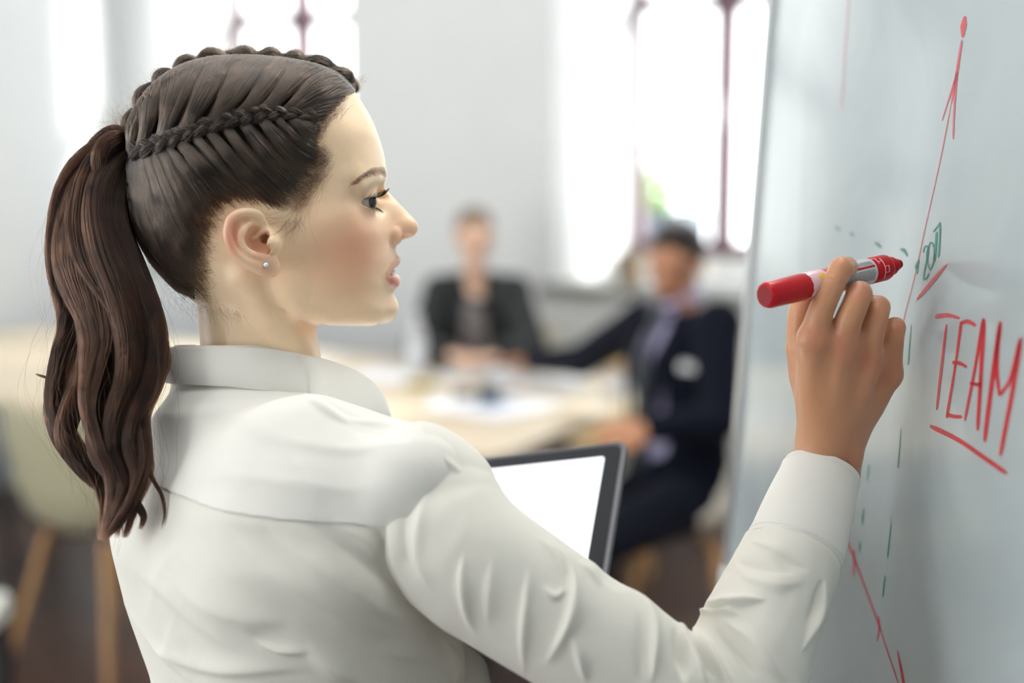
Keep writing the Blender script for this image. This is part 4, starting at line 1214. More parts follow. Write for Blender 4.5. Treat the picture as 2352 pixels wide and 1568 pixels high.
# creases over the finger joints
for (x, y, d) in ((1921, 646, 1.0408), (1927, 633, 1.0415)):
    AV.chain([pc(x - 20, y - 6, d + .004), pc(x, y, d), pc(x + 20, y + 6, d + .004)], [.0004, .0005, .0004], k=.0015, mode='d')
AVV, AVQ = AV.mesh(smooth=2)
_ap, _aq = topx(AVV)
HC2 = np.tile(np.array(srgb(200, 146, 108)), (len(AVV), 1))
def b2(c, w):
    global HC2
    HC2 = HC2 * (1 - w[:, None]) + np.asarray(c) * w[:, None]
for (x, y, sx, sy, a) in ((1868, 775, 26, 34, .45), (1932, 795, 28, 34, .55), (1990, 828, 24, 30, .5), (2040, 860, 22, 28, .55), (1938, 618, 24, 22, .3), (1976, 670, 24, 20, .5), (2024, 700, 20, 18, .5), (2062, 748, 18, 18, .55), (1950, 1050, 40, 50, .35)):
    b2(srgb(192, 116, 88), a * np.exp(-((_ap - x) / sx)**2 - ((_aq - y) / sy)**2))

# ---------------- the marker in her hand
mkr = tag(empty('marker_pen', c2w(MK0)), 'red whiteboard marker with a grey label held in the woman\'s fingers', 'marker')
ax = MK1 - MK0; ML = np.linalg.norm(ax); ax /= ML
mu = np.cross(ax, [0, 1.0, 0]); mu /= np.linalg.norm(mu); mv = np.cross(ax, mu)
R3 = lambda v: c2w(v) - c2w(np.zeros(3))
FM = Fr(c2w(MK0), R3(mu), R3(mv), R3(ax))
m_red = mat('red_plastic', srgb(190, 2, 24), rough=.32, spec=.35, noise=.05, nscale=80)
m_redink = mat('red_ink_body', srgb(206, 88, 98), rough=.25, coat=.4, noise=.1, nscale=60)
m_tip = mat('red_felt', srgb(150, 16, 26), rough=.9, bump=.6, bscale=1500)
m_label = mat('marker_label', srgb(206, 208, 212), rough=.4, noise=.05, nscale=200)
m_film = mat('marker_film', srgb(230, 186, 192), rough=.25, coat=.5)
m_ink = mat('label_print', srgb(88, 92, 98), rough=.6)
Lm = lambda f: f * ML
lathe('end_plug', [(.0078, -.0004), (.0092, .0006), (.0098, .003), (.0102, Lm(.27)), (.0100, Lm(.275))], m_red, mkr, FM, 12)
lathe('plug_face', [(.0074, -.0007), (.0080, -.0002), (.0080, .0004)], mat('dark_red_plastic', srgb(140, 4, 22), rough=.4), mkr, FM, 12)
lathe('barrel', [(.0092, Lm(.265)), (.0099, Lm(.275)), (.0099, Lm(.50)), (.0098, Lm(.52))], m_film, mkr, FM, 40)
lathe('ink_window', [(.00995, Lm(.395)), (.01, Lm(.40)), (.01, Lm(.48)), (.00995, Lm(.485))], m_redink, mkr, FM, 40)
lathe('label_sleeve', [(.0099, Lm(.49)), (.0101, Lm(.495)), (.0101, Lm(.745)), (.0098, Lm(.75))], m_label, mkr, FM, 48)
lathe('collar', [(.0097, Lm(.745)), (.0102, Lm(.75)), (.0102, Lm(.865)), (.0094, Lm(.885)), (.0074, Lm(.895)), (.0072, Lm(.93)), (.0056, Lm(.935)), (.0050, Lm(.965)), (.0040, Lm(.968))], m_red, mkr, FM, 40)
lathe('felt_tip', [(.0038, Lm(.955)), (.0038, Lm(.985)), (.0033, Lm(.995)), (.0016, Lm(1.003))], m_tip, mkr, FM, 24)
# band and fine print on the label: thin raised strips following the barrel
def on_barrel(name, z0, z1, a0, a1, r, mt, parent=mkr, n=10):
    A = np.linspace(a0, a1, n)
    V = [FM((r * math.cos(a), r * math.sin(a), z)) for a in A for z in (z0, z1)]
    V += [FM(((r - .0003) * math.cos(a), (r - .0003) * math.sin(a), z)) for a in A for z in (z0, z1)]
    Fs = [(2 * i, 2 * i + 2, 2 * i + 3, 2 * i + 1) for i in range(n - 1)]
    m2 = 2 * n
    Fs += [(m2 + 2 * i, m2 + 2 * i + 1, m2 + 2 * i + 3, m2 + 2 * i + 2) for i in range(n - 1)]
    for i in range(n - 1):
        Fs += [(2 * i, m2 + 2 * i, m2 + 2 * i + 2, 2 * i + 2), (2 * i + 1, 2 * i + 3, m2 + 2 * i + 3, m2 + 2 * i + 1)]
    return pyd(name, V, Fs, mt, parent, smooth=True)
# angle that faces the camera and up
camdir = -(MK0 + MK1) / 2; camdir -= ax * camdir.dot(ax); a_c = math.atan2(camdir.dot(mv), camdir.dot(mu))
updir = np.array([0, 0, 1.0]); updir -= ax * updir.dot(ax); a_u = math.atan2(updir.dot(mv), updir.dot(mu))
sgn_ = 1 if ((a_u - a_c + math.pi) % (2 * math.pi) - math.pi) > 0 else -1
on_barrel('label_stripe', Lm(.50), Lm(.735), a_c + sgn_ * .22, a_c + sgn_ * .40, .01022, m_red)
for i in range(13):
    a0 = a_c + sgn_ * (-.75 + .068 * i + (.24 if i > 12 else 0))
    if -.75 + .068 * i > .16: continue
    z = Lm(.505)
    while z < Lm(.725):
        w = rng.uniform(.0012, .0042)
        on_barrel('print_line', z, min(z + w, Lm(.728)), a0, a0 + .028, .01020, m_ink, n=3); z += w + .0007
for i in range(5):
    a0 = a_c + sgn_ * (.5 + .075 * i); z = Lm(.505)
    while z < Lm(.725):
        w = rng.uniform(.0012, .0042)
        on_barrel('print_line', z, min(z + w, Lm(.728)), a0, a0 + .028, .01020, m_ink, n=3); z += w + .0007
on_barrel('brand_patch', Lm(.335), Lm(.372), a_c + sgn_ * .25, a_c + sgn_ * .65, .01018, mat('yellow_print', srgb(228, 196, 40), rough=.5))
m_wline = mat('white_print', srgb(240, 200, 200), rough=.5)
for z0, z1, b0, b1 in ((.80, .806, -.9, .9), (.80, .835, .06, .10), (.80, .835, -.42, -.38), (.829, .835, -.42, .10), (.77, .775, .4, 1.0), (.775, .80, .55, .6)):
    on_barrel('outline_print', Lm(z0), Lm(z1), a_c + sgn_ * b0, a_c + sgn_ * b1, .01028, m_wline)
# ================================================================ her shirt
PH = math.radians(40)
TF = np.array([math.cos(PH), math.sin(PH), 0]); TR = np.array([math.sin(PH), -math.cos(PH), 0])    # chest direction, her right
m_shirt = mat('white_cotton', srgb(227, 225, 215), rough=.85, sheen=.15, bump=.10, bscale=1400, noise=.03, nscale=40, spec=.2)
m_yoke = mat('white_cotton_double', srgb(231, 230, 223), rough=.85, sheen=.15, bump=.10, bscale=1400, noise=.02, nscale=40, spec=.2)

# ---- torso
SV = Vol(np.array([-.36, .88, -.66]), np.array([.12, 1.42, -.0]), .0034)
LV = [  # py, centre px, centre depth, half breadth, half depth
 (885, 566, 1.128, .050, .046), (920, 570, 1.125, .060, .052), (960, 580, 1.120, .082, .060), (1010, 600, 1.115, .118, .072), (1060, 612, 1.112, .146, .084), (1120, 620, 1.112, .160, .094), (1250, 628, 1.114, .168, .108),
 (1400, 668, 1.118, .151, .112), (1568, 706, 1.122, .140, .106), (1740, 716, 1.126, .146, .108), (1900, 716, 1.13, .165, .120), (2100, 716, 1.13, .180, .130)]
zz = np.array([(784 - l[0]) / F * l[2] for l in LV])[::-1]
cxs = np.array([(l[1] - 1176) / F * l[2] for l in LV])[::-1]; cys = np.array([l[2] for l in LV])[::-1]
aas = np.array([l[3] for l in LV])[::-1]; bbs = np.array([l[4] for l in LV])[::-1]
zf = np.linspace(zz[0], zz[-1], 160)
spl = lambda v: np.interp(zf, *map(np.array, (zz, v)))
def smooth1(v, n=9):
    k = np.ones(n) / n; return np.convolve(np.pad(v, n // 2, 'edge'), k, 'valid')
T_c = [smooth1(spl(v)) for v in (cxs, cys, aas, bbs)]
def torsofn(X, Y, Z):
    cx, cy, a, b = (np.interp(Z, zf, v).astype(np.float32) for v in T_c)
    u = (X - cx) * TR[0] + (Y - cy) * TR[1]; v = (X - cx) * TF[0] + (Y - cy) * TF[1]
    q = (np.abs(u / a)**2.3 + np.abs(v / b)**2.3)**(1 / 2.3)
    d = (q - 1) * np.minimum(a, b) * .9
    return np.maximum(d, Z - zf[-1])
SV.op(torsofn, SV.lo, SV.lo + 10, .02)
NB = pc(572, 880, 1.125)
SHR = pc(945, 1108, 1.008); SHL = pc(350, 1085, 1.215)
SV.chain([pc(610, 1022, 1.115), pc(770, 1086, 1.065), SHR], [.048, .044, .041], k=.025)
SV.chain([pc(545, 1015, 1.14), pc(450, 1046, 1.18), SHL], [.046, .043, .041], k=.025)
# shoulder blades and the front of the shirt
c0 = pc(600, 1120, 1.11)
SV.ell(pc(700, 1130, 1.03), (.06, .04, .07), k=.03)
SV.ell(c0 + TF * .055 + TR * .055 + np.array([0, 0, -.06]), (.07, .07, .075), k=.03)
SV.ell(c0 + TF * .055 - TR * .055 + np.array([0, 0, -.06]), (.07, .07, .075), k=.03)
SV.chain([pc(960, 1400, 1.17), pc(1010, 1500, 1.17), pc(1030, 1600, 1.17)], [.035, .036, .036], k=.02)
SV.chain([pc(567, 898, 1.128), pc(568, 960, 1.125)], [.0585, .074], k=.012)
# neck opening
SV.chain([NB + np.array([0, 0, -.02]), NB + np.array([0, 0, .06])], [.047, .055], k=.006, mode='d')
TV, TQ = SV.mesh(smooth=2)

def subdiv(V, Q):
    """one level of linear subdivision of quads, then relax"""
    E = np.sort(np.concatenate([Q[:, [0, 1]], Q[:, [1, 2]], Q[:, [2, 3]], Q[:, [3, 0]]]), 1)
    U, inv = np.unique(E, axis=0, return_inverse=True); inv = inv.reshape(4, -1).T
    n = len(V); em = V[U].mean(1); fm = V[Q].mean(1)
    e = inv + n; f = np.arange(len(Q)) + n + len(U)
    NQ = np.concatenate([np.stack([Q[:, i], e[:, i], f, e[:, (i + 3) % 4]], 1) for i in range(4)])
    W_ = np.concatenate([V, em, fm])
    return relax(W_, NQ, 1), NQ

def fold(V, N, strokes, gain=1.0):
    """push the cloth in and out along hand-placed folds; strokes: pixel polyline, width px, height mm"""
    px, py = topx(V)
    toc = -V / np.linalg.norm(V, axis=1)[:, None]
    fc = sstep(-.35, .12, (N * toc).sum(1))
    D = np.zeros(len(V))
    for poly, w, h in strokes:
        P = cspline(np.array(poly, float), 24) if len(poly) > 2 else np.array(poly, float)
        m_ = (px > P[:, 0].min() - 7 * w) & (px < P[:, 0].max() + 7 * w) & (py > P[:, 1].min() - 7 * w) & (py < P[:, 1].max() + 7 * w) & (fc > 0)
        if not m_.any(): continue
        d, t, sd = seg_dist2d(px[m_], py[m_], P)
        wa = np.where(sd > 0, w * .9, w * 2.0) * (.55 + .75 * np.sin(np.clip(t, 0, 1) * math.pi))
        prof = 1 / (1 + (d / wa)**2)**2
        D[m_] += h * gain * (1.7 if P[:, 0].min() > 1540 else 1.0) * mm * prof * np.sin(np.clip(t, 0, 1) * math.pi)**1.1
    return V + N * (D * fc)[:, None]

def cloth_noise(V, N, amp, sc_):
    """slow uneven undulation"""
    d = np.zeros(len(V)); r = np.random.default_rng(5)
    for _ in range(9):
        k = r.normal(0, 1, 3); k = k / np.linalg.norm(k) * sc_ * r.uniform(.6, 1.7)
        d += np.sin(V @ k + r.random() * 6.28) / 9
    return V + N * (d * amp)[:, None]

def wrinkle(V, N, amp, axis, freq, seed):
    """soft pulled wrinkles lying across an axis, warped so that they never run parallel for long"""
    r = np.random.default_rng(seed); axis = axis / np.linalg.norm(axis)
    w = np.zeros(len(V)); msk = np.zeros(len(V))
    for _ in range(5):
        k = r.normal(0, 1, 3); k = k / np.linalg.norm(k) * r.uniform(14, 40)
        w += np.sin(V @ k + r.random() * 6.28)
        k = r.normal(0, 1, 3); k = k / np.linalg.norm(k) * r.uniform(18, 36)
        msk += np.sin(V @ k + r.random() * 6.28)
    f = (V @ axis) * freq + w * .9
    rid = (.5 + .5 * np.sin(f))**3 + .5 * (.5 + .5 * np.sin(f * 1.73 + w))**4
    return V + N * (amp * rid * sstep(-.6, 1.6, msk))[:, None]

TV, TQ = subdiv(TV, TQ)
TN = vnorm(TV, TQ)
TV = cloth_noise(TV, TN, .0035, 55)
TV = wrinkle(TV, TN, .0016, np.array([.35, .2, .9]), 70, 3)
back_folds = [
 ([(610, 1215), (700, 1275), (800, 1345), (900, 1405), (1010, 1430)], 26, 4.2), ([(690, 1190), (790, 1260), (880, 1330), (960, 1400)], 20, -3.6),
 ([(760, 1195), (840, 1245), (900, 1310)], 16, 3.0), ([(540, 1230), (640, 1320), (760, 1390), (880, 1440), (1000, 1470)], 30, 3.4),
 ([(585, 1470), (640, 1492), (710, 1500)], 7, 3.0), ([(560, 1452), (640, 1476), (720, 1484)], 12, -2.2),
 ([(400, 1330), (480, 1390), (560, 1420), (660, 1430)], 26, 2.8), ([(300, 1300), (380, 1360), (460, 1430), (560, 1500)], 22, 2.4), ([(278, 1372), (330, 1450), (390, 1520), (450, 1580)], 5, 1.6),
 ([(330, 1480), (420, 1520), (520, 1540), (640, 1536), (720, 1534)], 14, 2.6), ([(460, 1110), (560, 1150), (640, 1180)], 30, -1.2),
 ([(900, 1180), (905, 1260), (935, 1350), (990, 1410)], 13, 3.6), ([(870, 1210), (878, 1290), (910, 1370)], 14, -3.4),
 ([(800, 968), (860, 976), (930, 984), (990, 996)], 7, 1.8), ([(800, 990), (860, 1002), (960, 1010)], 10, -1.2), ([(690, 908), (740, 936), (780, 964), (810, 978)], 6, 1.8),
 ([(740, 925), (790, 950), (830, 966)], 6, -1.2), ([(1020, 1470), (1040, 1520), (1046, 1568)], 8, 3.4), ([(700, 1500), (760, 1540), (830, 1568)], 16, 2.4), ([(860, 1480), (930, 1500), (1010, 1508)], 20, 2.2),
 ([(640, 1010), (700, 1080), (740, 1170)], 34, 1.6), ([(470, 960), (450, 1040), (430, 1100)], 26, 1.2)]
TV = fold(TV, TN, back_folds, 1.5)
shirt_root = empty('shirt', wroot); shirt_root.parent = woman; shirt_root.matrix_parent_inverse = world_of(woman).inverted()
TVw = c2w(TV)
# hem below the waist is where the trousers begin; cut the yoke along its seam
sa, sb = at(400, 1116, 1.06), at(880, 1190, .995); sc3 = sa + (c2w(TF) - c2w(np.zeros(3)))
sn = np.cross(sb - sa, sc3 - sa); sn /= np.linalg.norm(sn); sn *= np.sign(sn[2])
def split_plane(name_a, name_b, V, Q, p, n, ma, mb, parent, gap=.0009, zmin=None):
    me = bpy.data.meshes.new('tmp')
    o = mesh_np('tmp_cloth', V, Q, None)
    res = []
    for nm, sgn, mt in ((name_a, 1, ma), (name_b, -1, mb)):
        bm = bmesh.new(); bm.from_mesh(o.data)
        bmesh.ops.bisect_plane(bm, geom=bm.verts[:] + bm.edges[:] + bm.faces[:], plane_co=Vector(p), plane_no=Vector(n * sgn), clear_inner=True)
        if zmin is not None:
            bmesh.ops.bisect_plane(bm, geom=bm.verts[:] + bm.edges[:] + bm.faces[:], plane_co=Vector((0, 0, zmin)), plane_no=Vector((0, 0, 1)), clear_inner=True)
        m2 = bpy.data.meshes.new(nm); bm.to_mesh(m2); bm.free()
        for q in m2.polygons: q.use_smooth = True
        ob = link(nm, m2, mt, parent)
        md = ob.modifiers.new('thick', 'SOLIDIFY'); md.thickness = .0011 if sgn == 1 else .0006; md.offset = 1.0 if sgn == 1 else -1.0
        res.append(ob)
    bpy.data.objects.remove(o)
    return res
split_plane('yoke', 'shirt_back', TVw, TQ, sa, sn, m_yoke, m_shirt, shirt_root, zmin=.98)

# ---- right sleeve
EL = pc(1662, 1672, 1.000)
AVs = Vol(np.array([-.16, .86, -.345]), np.array([.30, 1.16, -.03]), .0026)
AVs.chain(cspline(np.array([pc(1003, 1140, 1.020), pc(1022, 1215, 1.008), pc(1074, 1281, 1.000), pc(1210, 1376, .996), pc(1356, 1471, .994), pc(1510, 1582, .996), EL]), 14),
          np.interp(np.linspace(0, 1, 14), [0, .12, .3, .6, .8, 1], [.045, .0500, .0495, .0455, .0460, .0500]), k=.01)
AVs.chain(cspline(np.array([EL, pc(1716, 1520, 1.018), pc(1762, 1402, 1.036), pc(1800, 1310, 1.052), pc(1826, 1255, 1.062), pc(1845, 1190, 1.072)]), 12),
          np.interp(np.linspace(0, 1, 12), [0, .25, .5, .75, 1], [.050, .0440, .0405, .0375, .031]), k=.006)
# shoulder cap reaches up to the shoulder point
AVs.ell(pc(978, 1058, 1.012), (.0185, .030, .026), k=.022)
# cut the sleeve off under the cuff
cA = pc(1845, 1190, 1.072); cD = cA - pc(1762, 1402, 1.036); cD /= np.linalg.norm(cD)
cP = pc(1824, 1266, 1.058)
AVs.op(lambda X, Y, Z: (X - cP[0]) * cD[0] + (Y - cP[1]) * cD[1] + (Z - cP[2]) * cD[2] - .0015, AVs.lo, AVs.lo + 5, 0, 'i')
RVs, RQs = AVs.mesh(smooth=2)
RVs, RQs = subdiv(RVs, RQs)
RN = vnorm(RVs, RQs)
RVs = cloth_noise(RVs, RN, .0026, 60)
RVs = wrinkle(RVs, RN, .0022, np.array([.85, .1, -.25]), 120, 8)
arm_folds = [
 ([(1065, 1265), (1060, 1340), (1075, 1420), (1095, 1460)], 9, 3.0), ([(1130, 1280), (1122, 1360), (1120, 1440)], 12, 1.8), ([(1215, 1300), (1205, 1390), (1200, 1480), (1206, 1550)], 9, 2.8),
 ([(1270, 1250), (1310, 1310), (1315, 1380), (1295, 1450), (1250, 1530)], 11, 4.2), ([(1230, 1230), (1270, 1270), (1300, 1330)], 9, 2.0), ([(1245, 1345), (1275, 1372), (1300, 1350)], 6, 2.2),
 ([(1310, 1460), (1330, 1510), (1345, 1568)], 8, 2.8), ([(1325, 1290), (1360, 1320), (1380, 1350)], 7, 2.4), ([(1360, 1300), (1400, 1330), (1440, 1360)], 12, -1.8), ([(1440, 1345), (1480, 1390), (1500, 1440), (1498, 1568)], 9, 4.4), ([(1470, 1400), (1475, 1480), (1470, 1568)], 14, -2.4),
 ([(1560, 1420), (1575, 1480), (1600, 1540), (1640, 1600)], 8, 3.8), ([(1590, 1435), (1620, 1500), (1660, 1560), (1700, 1610)], 7, 4.0), ([(1575, 1440), (1600, 1500), (1640, 1560)], 5, -4.0), ([(1545, 1440), (1560, 1500), (1570, 1568)], 9, -2.8),
 ([(1600, 1402), (1650, 1405), (1700, 1412)], 9, 3.2), ([(1622, 1382), (1660, 1388), (1710, 1384), (1760, 1376)], 8, 3.6), ([(1610, 1395), (1640, 1400), (1680, 1398)], 6, -3.6), ([(1660, 1420), (1720, 1470), (1770, 1530), (1800, 1568)], 12, 2.6), ([(1640, 1440), (1690, 1500), (1740, 1560)], 10, -2.4),
 ([(1700, 1320), (1780, 1345), (1850, 1335)], 16, 2.0), ([(1690, 1290), (1760, 1310), (1830, 1316)], 10, -2.0), ([(1722, 1240), (1790, 1268), (1860, 1304)], 7, 1.4), ([(1770, 1276), (1820, 1296), (1860, 1310)], 12, -1.2),
 ([(1896, 1330), (1885, 1390), (1860, 1450), (1840, 1500)], 6, 2.6), ([(1884, 1330), (1870, 1390), (1850, 1440)], 6, -2.6),
 ([(985, 990), (930, 1080), (905, 1180), (905, 1280), (945, 1380)], 11, 3.4), ([(960, 1080), (935, 1160), (930, 1260), (960, 1340)], 12, -2.8), ([(985, 1120), (960, 1200), (955, 1280), (990, 1360)], 10, 2.2), ([(1015, 1020), (1020, 1060), (1060, 1085)], 8, 2.6)]
RVs = fold(RVs, RN, arm_folds, 1.35)
sleeve = mesh_np('sleeve', c2w(RVs), RQs, m_shirt, shirt_root)

# ---- cuff: a band round the wrist, slightly open, double cloth with stitched edge
def ring(c, axis, ru, rv, uref, n=64, squash=1.0):
    axis = axis / np.linalg.norm(axis); u = uref - axis * uref.dot(axis); u /= np.linalg.norm(u); v = np.cross(axis, u)
    a = np.linspace(0, 2 * math.pi, n, endpoint=False)
    return c + ru * np.cos(a)[:, None] * u + rv * np.sin(a)[:, None] * v
def loft(name, rings, mt, parent, close=True, caps=False):
    m_ = len(rings); n_ = len(rings[0]); V = np.concatenate(rings)
    Q = [(i * n_ + j, i * n_ + (j + 1) % n_, ((i + 1) % m_) * n_ + (j + 1) % n_, ((i + 1) % m_) * n_ + j) for i in range(m_ if close else m_ - 1) for j in range(n_)]
    o = mesh_np(name, V, np.array(Q), mt, parent)
    bm = bmesh.new(); bm.from_mesh(o.data); bmesh.ops.recalc_face_normals(bm, faces=bm.faces); bm.to_mesh(o.data); bm.free()
    for p in o.data.polygons: p.use_smooth = True
    o.data.set_sharp_from_angle(angle=math.radians(55))
    return o
ct = (pc(1815, 1043, 1.092) + pc(1963, 1112, 1.100)) / 2; cb = (pc(1733, 1217, 1.050) + pc(1915, 1318, 1.066)) / 2
ut = pc(1963, 1112, 1.100) - pc(1815, 1043, 1.092); ub = pc(1915, 1318, 1.066) - pc(1733, 1217, 1.050)
rt, rb_ = np.linalg.norm(ut) / 2, np.linalg.norm(ub) / 2
caxis = ct - cb
# the cuff's rim plane is tilted: rings follow the drawn edges
def cring(f, dr, dz=0.0):
    c = cb + caxis * f + caxis / np.linalg.norm(caxis) * dz; u = ub * (1 - f) + ut * f; r = rb_ * (1 - f) + rt * f
    ax_ = caxis / np.linalg.norm(caxis); un = u / np.linalg.norm(u)
    w = np.cross(un, ax_); w /= np.linalg.norm(w)
    a = np.linspace(0, 2 * math.pi, 72, endpoint=False)
    return c2w(c + (r + dr) * (np.cos(a)[:, None] * un + .82 * np.sin(a)[:, None] * w))
fs = np.linspace(0, 1, 14)
outer = [cring(f, .0012 + .0012 * math.sin(f * 3.1) + (.0006 if i in (1, 12) else 0)) for i, f in enumerate(fs)]
inner = [cring(f, -.0006) for f in fs[::-1]]
cuff = loft('cuff', [cring(0, .0002, -.0006)] + outer + [cring(1, .0008, .0008), cring(1, -.0002, .0008)] + inner, m_yoke, shirt_root)
a_ = np.linspace(0, 2 * math.pi, 73)
for f in (.06, .94):
    R_ = cring(f, .0019); R_ = np.concatenate([R_, R_[:1]])
    tube('seam', R_, .00035, m_yoke, cuff, n=6)
# ---- collar: stand and fold-over leaf swept round the neck
psis = np.radians(np.array([40 - 150, -60, -20, 0, 15, 30, 45, 60, 75, 90, 105, 120, 130, 140]))
def collar_pt(psi):
    c, s = math.cos(psi), math.sin(psi)
    rx, ry = .0585, .0575
    d = 1.128 - ry * s; x = (567 - 1176) / F * 1.128 - rx * c
    deg = math.degrees(psi)
    top = np.interp(deg, [-110, -60, 0, 30, 60, 90, 120, 150, 174, 184, 194], [850, 820, 801, 797, 795, 797, 804, 815, 826, 850, 884])
    bot = np.interp(deg, [-110, -60, 0, 30, 60, 90, 120, 150, 174, 184, 194], [960, 900, 876, 879, 882, 886, 898, 916, 944, 956, 966])
    ztop = (784 - top) / F * d; zbot = (784 - bot) / F * d
    out = np.array([-c, -s, 0])
    flare = np.interp(deg, [-110, -60, 0, 60, 120, 150, 174, 184, 194], [.020, .008, .004, .005, .010, .016, .024, .030, .034])
    adv = np.interp(deg, [-110, -60, 160, 174, 184, 194], [.02, 0, 0, .012, .022, .030])
    base = np.array([x, d, 0]) + np.array([adv, 0, 0])
    T_ = base + np.array([0, 0, ztop]); B_ = base + out * flare + np.array([0, 0, zbot])
    return T_, B_, out
sect = []
for p in np.interp(np.linspace(0, 1, 70), np.linspace(0, 1, len(psis)), psis):
    T_, B_, o_ = collar_pt(p)
    up = np.array([0, 0, 1.0])
    mid1 = T_ * .66 + B_ * .34 + o_ * .0035; mid2 = T_ * .33 + B_ * .67 + o_ * .0030
    loop = [B_ - o_ * .0012, mid2 - o_ * .0014, mid1 - o_ * .0016, T_ - o_ * .0030 - up * .003, T_ - o_ * .0016 + up * .0008, T_ + o_ * .0012 + up * .0004, T_ + o_ * .0026 - up * .0025,
            mid1 + o_ * .0006, mid2 + o_ * .0006, B_ + o_ * .0012 + up * .0012, B_ + o_ * .0006 - up * .0003]
    sect.append(c2w(np.array(loop)))
# the leaf runs on over the collar bone to its point
lastT, lastB, _o = collar_pt(math.radians(140))
WT = cspline(np.array([lastT, pc(735, 823, 1.094), pc(772, 834, 1.099), pc(820, 853, 1.106), pc(862, 882, 1.112), pc(884, 914, 1.115), pc(897, 950, 1.115)]), 34)[1:]
WB = cspline(np.array([lastB, pc(750, 930, 1.073), pc(790, 951, 1.079), pc(828, 960, 1.087), pc(856, 964, 1.096), pc(878, 966, 1.104), pc(898, 966, 1.113)]), 34)[1:]
for k_, (T_, B_) in enumerate(zip(WT, WB)):
    o_ = np.cross(T_ - B_, np.array([1.0, .1, -.2])); o_ /= np.linalg.norm(o_) + 1e-9; o_ *= -1 if o_[1] > 0 else 1
    w_ = sstep(0, 14, k_); o_ = _o * (1 - w_) + o_ * w_; o_ /= np.linalg.norm(o_)
    up = (T_ - B_) / (np.linalg.norm(T_ - B_) + 1e-9)
    mid1 = T_ * .66 + B_ * .34 + o_ * .0025; mid2 = T_ * .33 + B_ * .67 + o_ * .002
    sect.append(c2w(np.array([B_ - o_ * .0012, mid2 - o_ * .0014, mid1 - o_ * .0016, T_ - o_ * .0022 - up * .002, T_ - o_ * .0012 + up * .0006, T_ + o_ * .0010 + up * .0003, T_ + o_ * .0018 - up * .0018,
            mid1 + o_ * .0006, mid2 + o_ * .0006, B_ + o_ * .0012 + up * .0008, B_ + o_ * .0006 - up * .0002])))
S_ = np.array(sect); n_s, n_l = S_.shape[:2]
Vc = S_.reshape(-1, 3)
Qc = [(i * n_l + j, i * n_l + (j + 1) % n_l, (i + 1) * n_l + (j + 1) % n_l, (i + 1) * n_l + j) for i in range(n_s - 1) for j in range(n_l)]
me = bpy.data.meshes.new('collar'); me.from_pydata([tuple(v) for v in Vc], [], Qc + [tuple(range(n_l)), tuple((n_s - 1) * n_l + j for j in range(n_l))[::-1]])
bm = bmesh.new(); bm.from_mesh(me); bmesh.ops.recalc_face_normals(bm, faces=bm.faces); bm.to_mesh(me); bm.free()
for p in me.polygons: p.use_smooth = True
collar = link('collar', me, m_yoke, shirt_root)
me.set_sharp_from_angle(angle=math.radians(60))
# collar stand closing the gap inside
st = []
for dz, dr in ((-.030, .006), (-.010, .004), (.012, .0022), (.020, .0010)):
    st.append([dz, dr])
a = np.linspace(0, 2 * math.pi, 60, endpoint=False)
cN = np.array([(567 - 1176) / F * 1.128, 1.128, (784 - 850) / F * 1.128])
rings_o = [c2w(cN + np.stack([-(.0548 + dr) * np.cos(a), -(.0538 + dr) * np.sin(a), np.full(60, dz) - .020 * sstep(100, 200, np.degrees(a)) * (np.degrees(a) < 330)], 1)) for dz, dr in st]
rings_i = [c2w(cN + np.stack([-(.0530 + dr) * np.cos(a), -(.0520 + dr) * np.sin(a), np.full(60, dz) - .020 * sstep(100, 200, np.degrees(a)) * (np.degrees(a) < 330)], 1)) for dz, dr in st[::-1]]
loft('collar_stand', rings_o + rings_i, m_yoke, shirt_root)

# ---- left arm (away from the lens): sleeve bent forward to carry the laptop
LVs = Vol(np.array([-.36, 1.02, -.50]), np.array([.16, 1.56, -.02]), .005)
SHLc = SHL + np.array([0, 0, -.02])
LEL = SHLc + TF * .16 + TR * .03 + np.array([0, 0, -.21])
LWR = pc(1130, 1655, 1.33)
LVs.chain([SHLc, LEL], [.040, .046], k=.01); LVs.chain([LEL, LWR], [.046, .036], k=.02)
a1, a2 = LVs.mesh(smooth=2)
mesh_np('sleeve', c2w(a1), a2, m_shirt, shirt_root)
# ================================================================ her trousers, shoes, and the body under the clothes
m_trs = mat('dark_trousers', srgb(42, 42, 50), rough=.9, sheen=.2, noise=.2, nscale=60)
m_shoe = mat('black_leather', srgb(22, 20, 20), rough=.35, coat=.2)
TFw = R3(TF); TFw[2] = 0; TFw /= np.linalg.norm(TFw); TRw = np.array([TFw[1], -TFw[0], 0])
wst = c2w(pc(710, 1720, 1.124)); wst = np.array([wst[0], wst[1], 0.0])
BV = Vol(wst + np.array([-.30, -.30, .0]), wst + np.array([.30, .30, 1.08]), .008)
BV.ell(wst + np.array([0, 0, .95]), (.145, .115, .13), k=.04, M=[TRw, TFw, [0, 0, 1]])
BV.chain([wst + np.array([0, 0, 1.05]), wst + np.array([0, 0, .95])], [.105, .12], k=.04)
for s in (1, -1):
    h = wst + TRw * s * .085
    BV.chain([h + np.array([0, 0, .90]), h + TFw * .01 + np.array([0, 0, .50]), h - TFw * .015 + np.array([0, 0, .09])], [.088, .062, .052], k=.02)
v1, q1 = BV.mesh(smooth=2)
mesh_np('trousers', v1, q1, m_trs, woman)
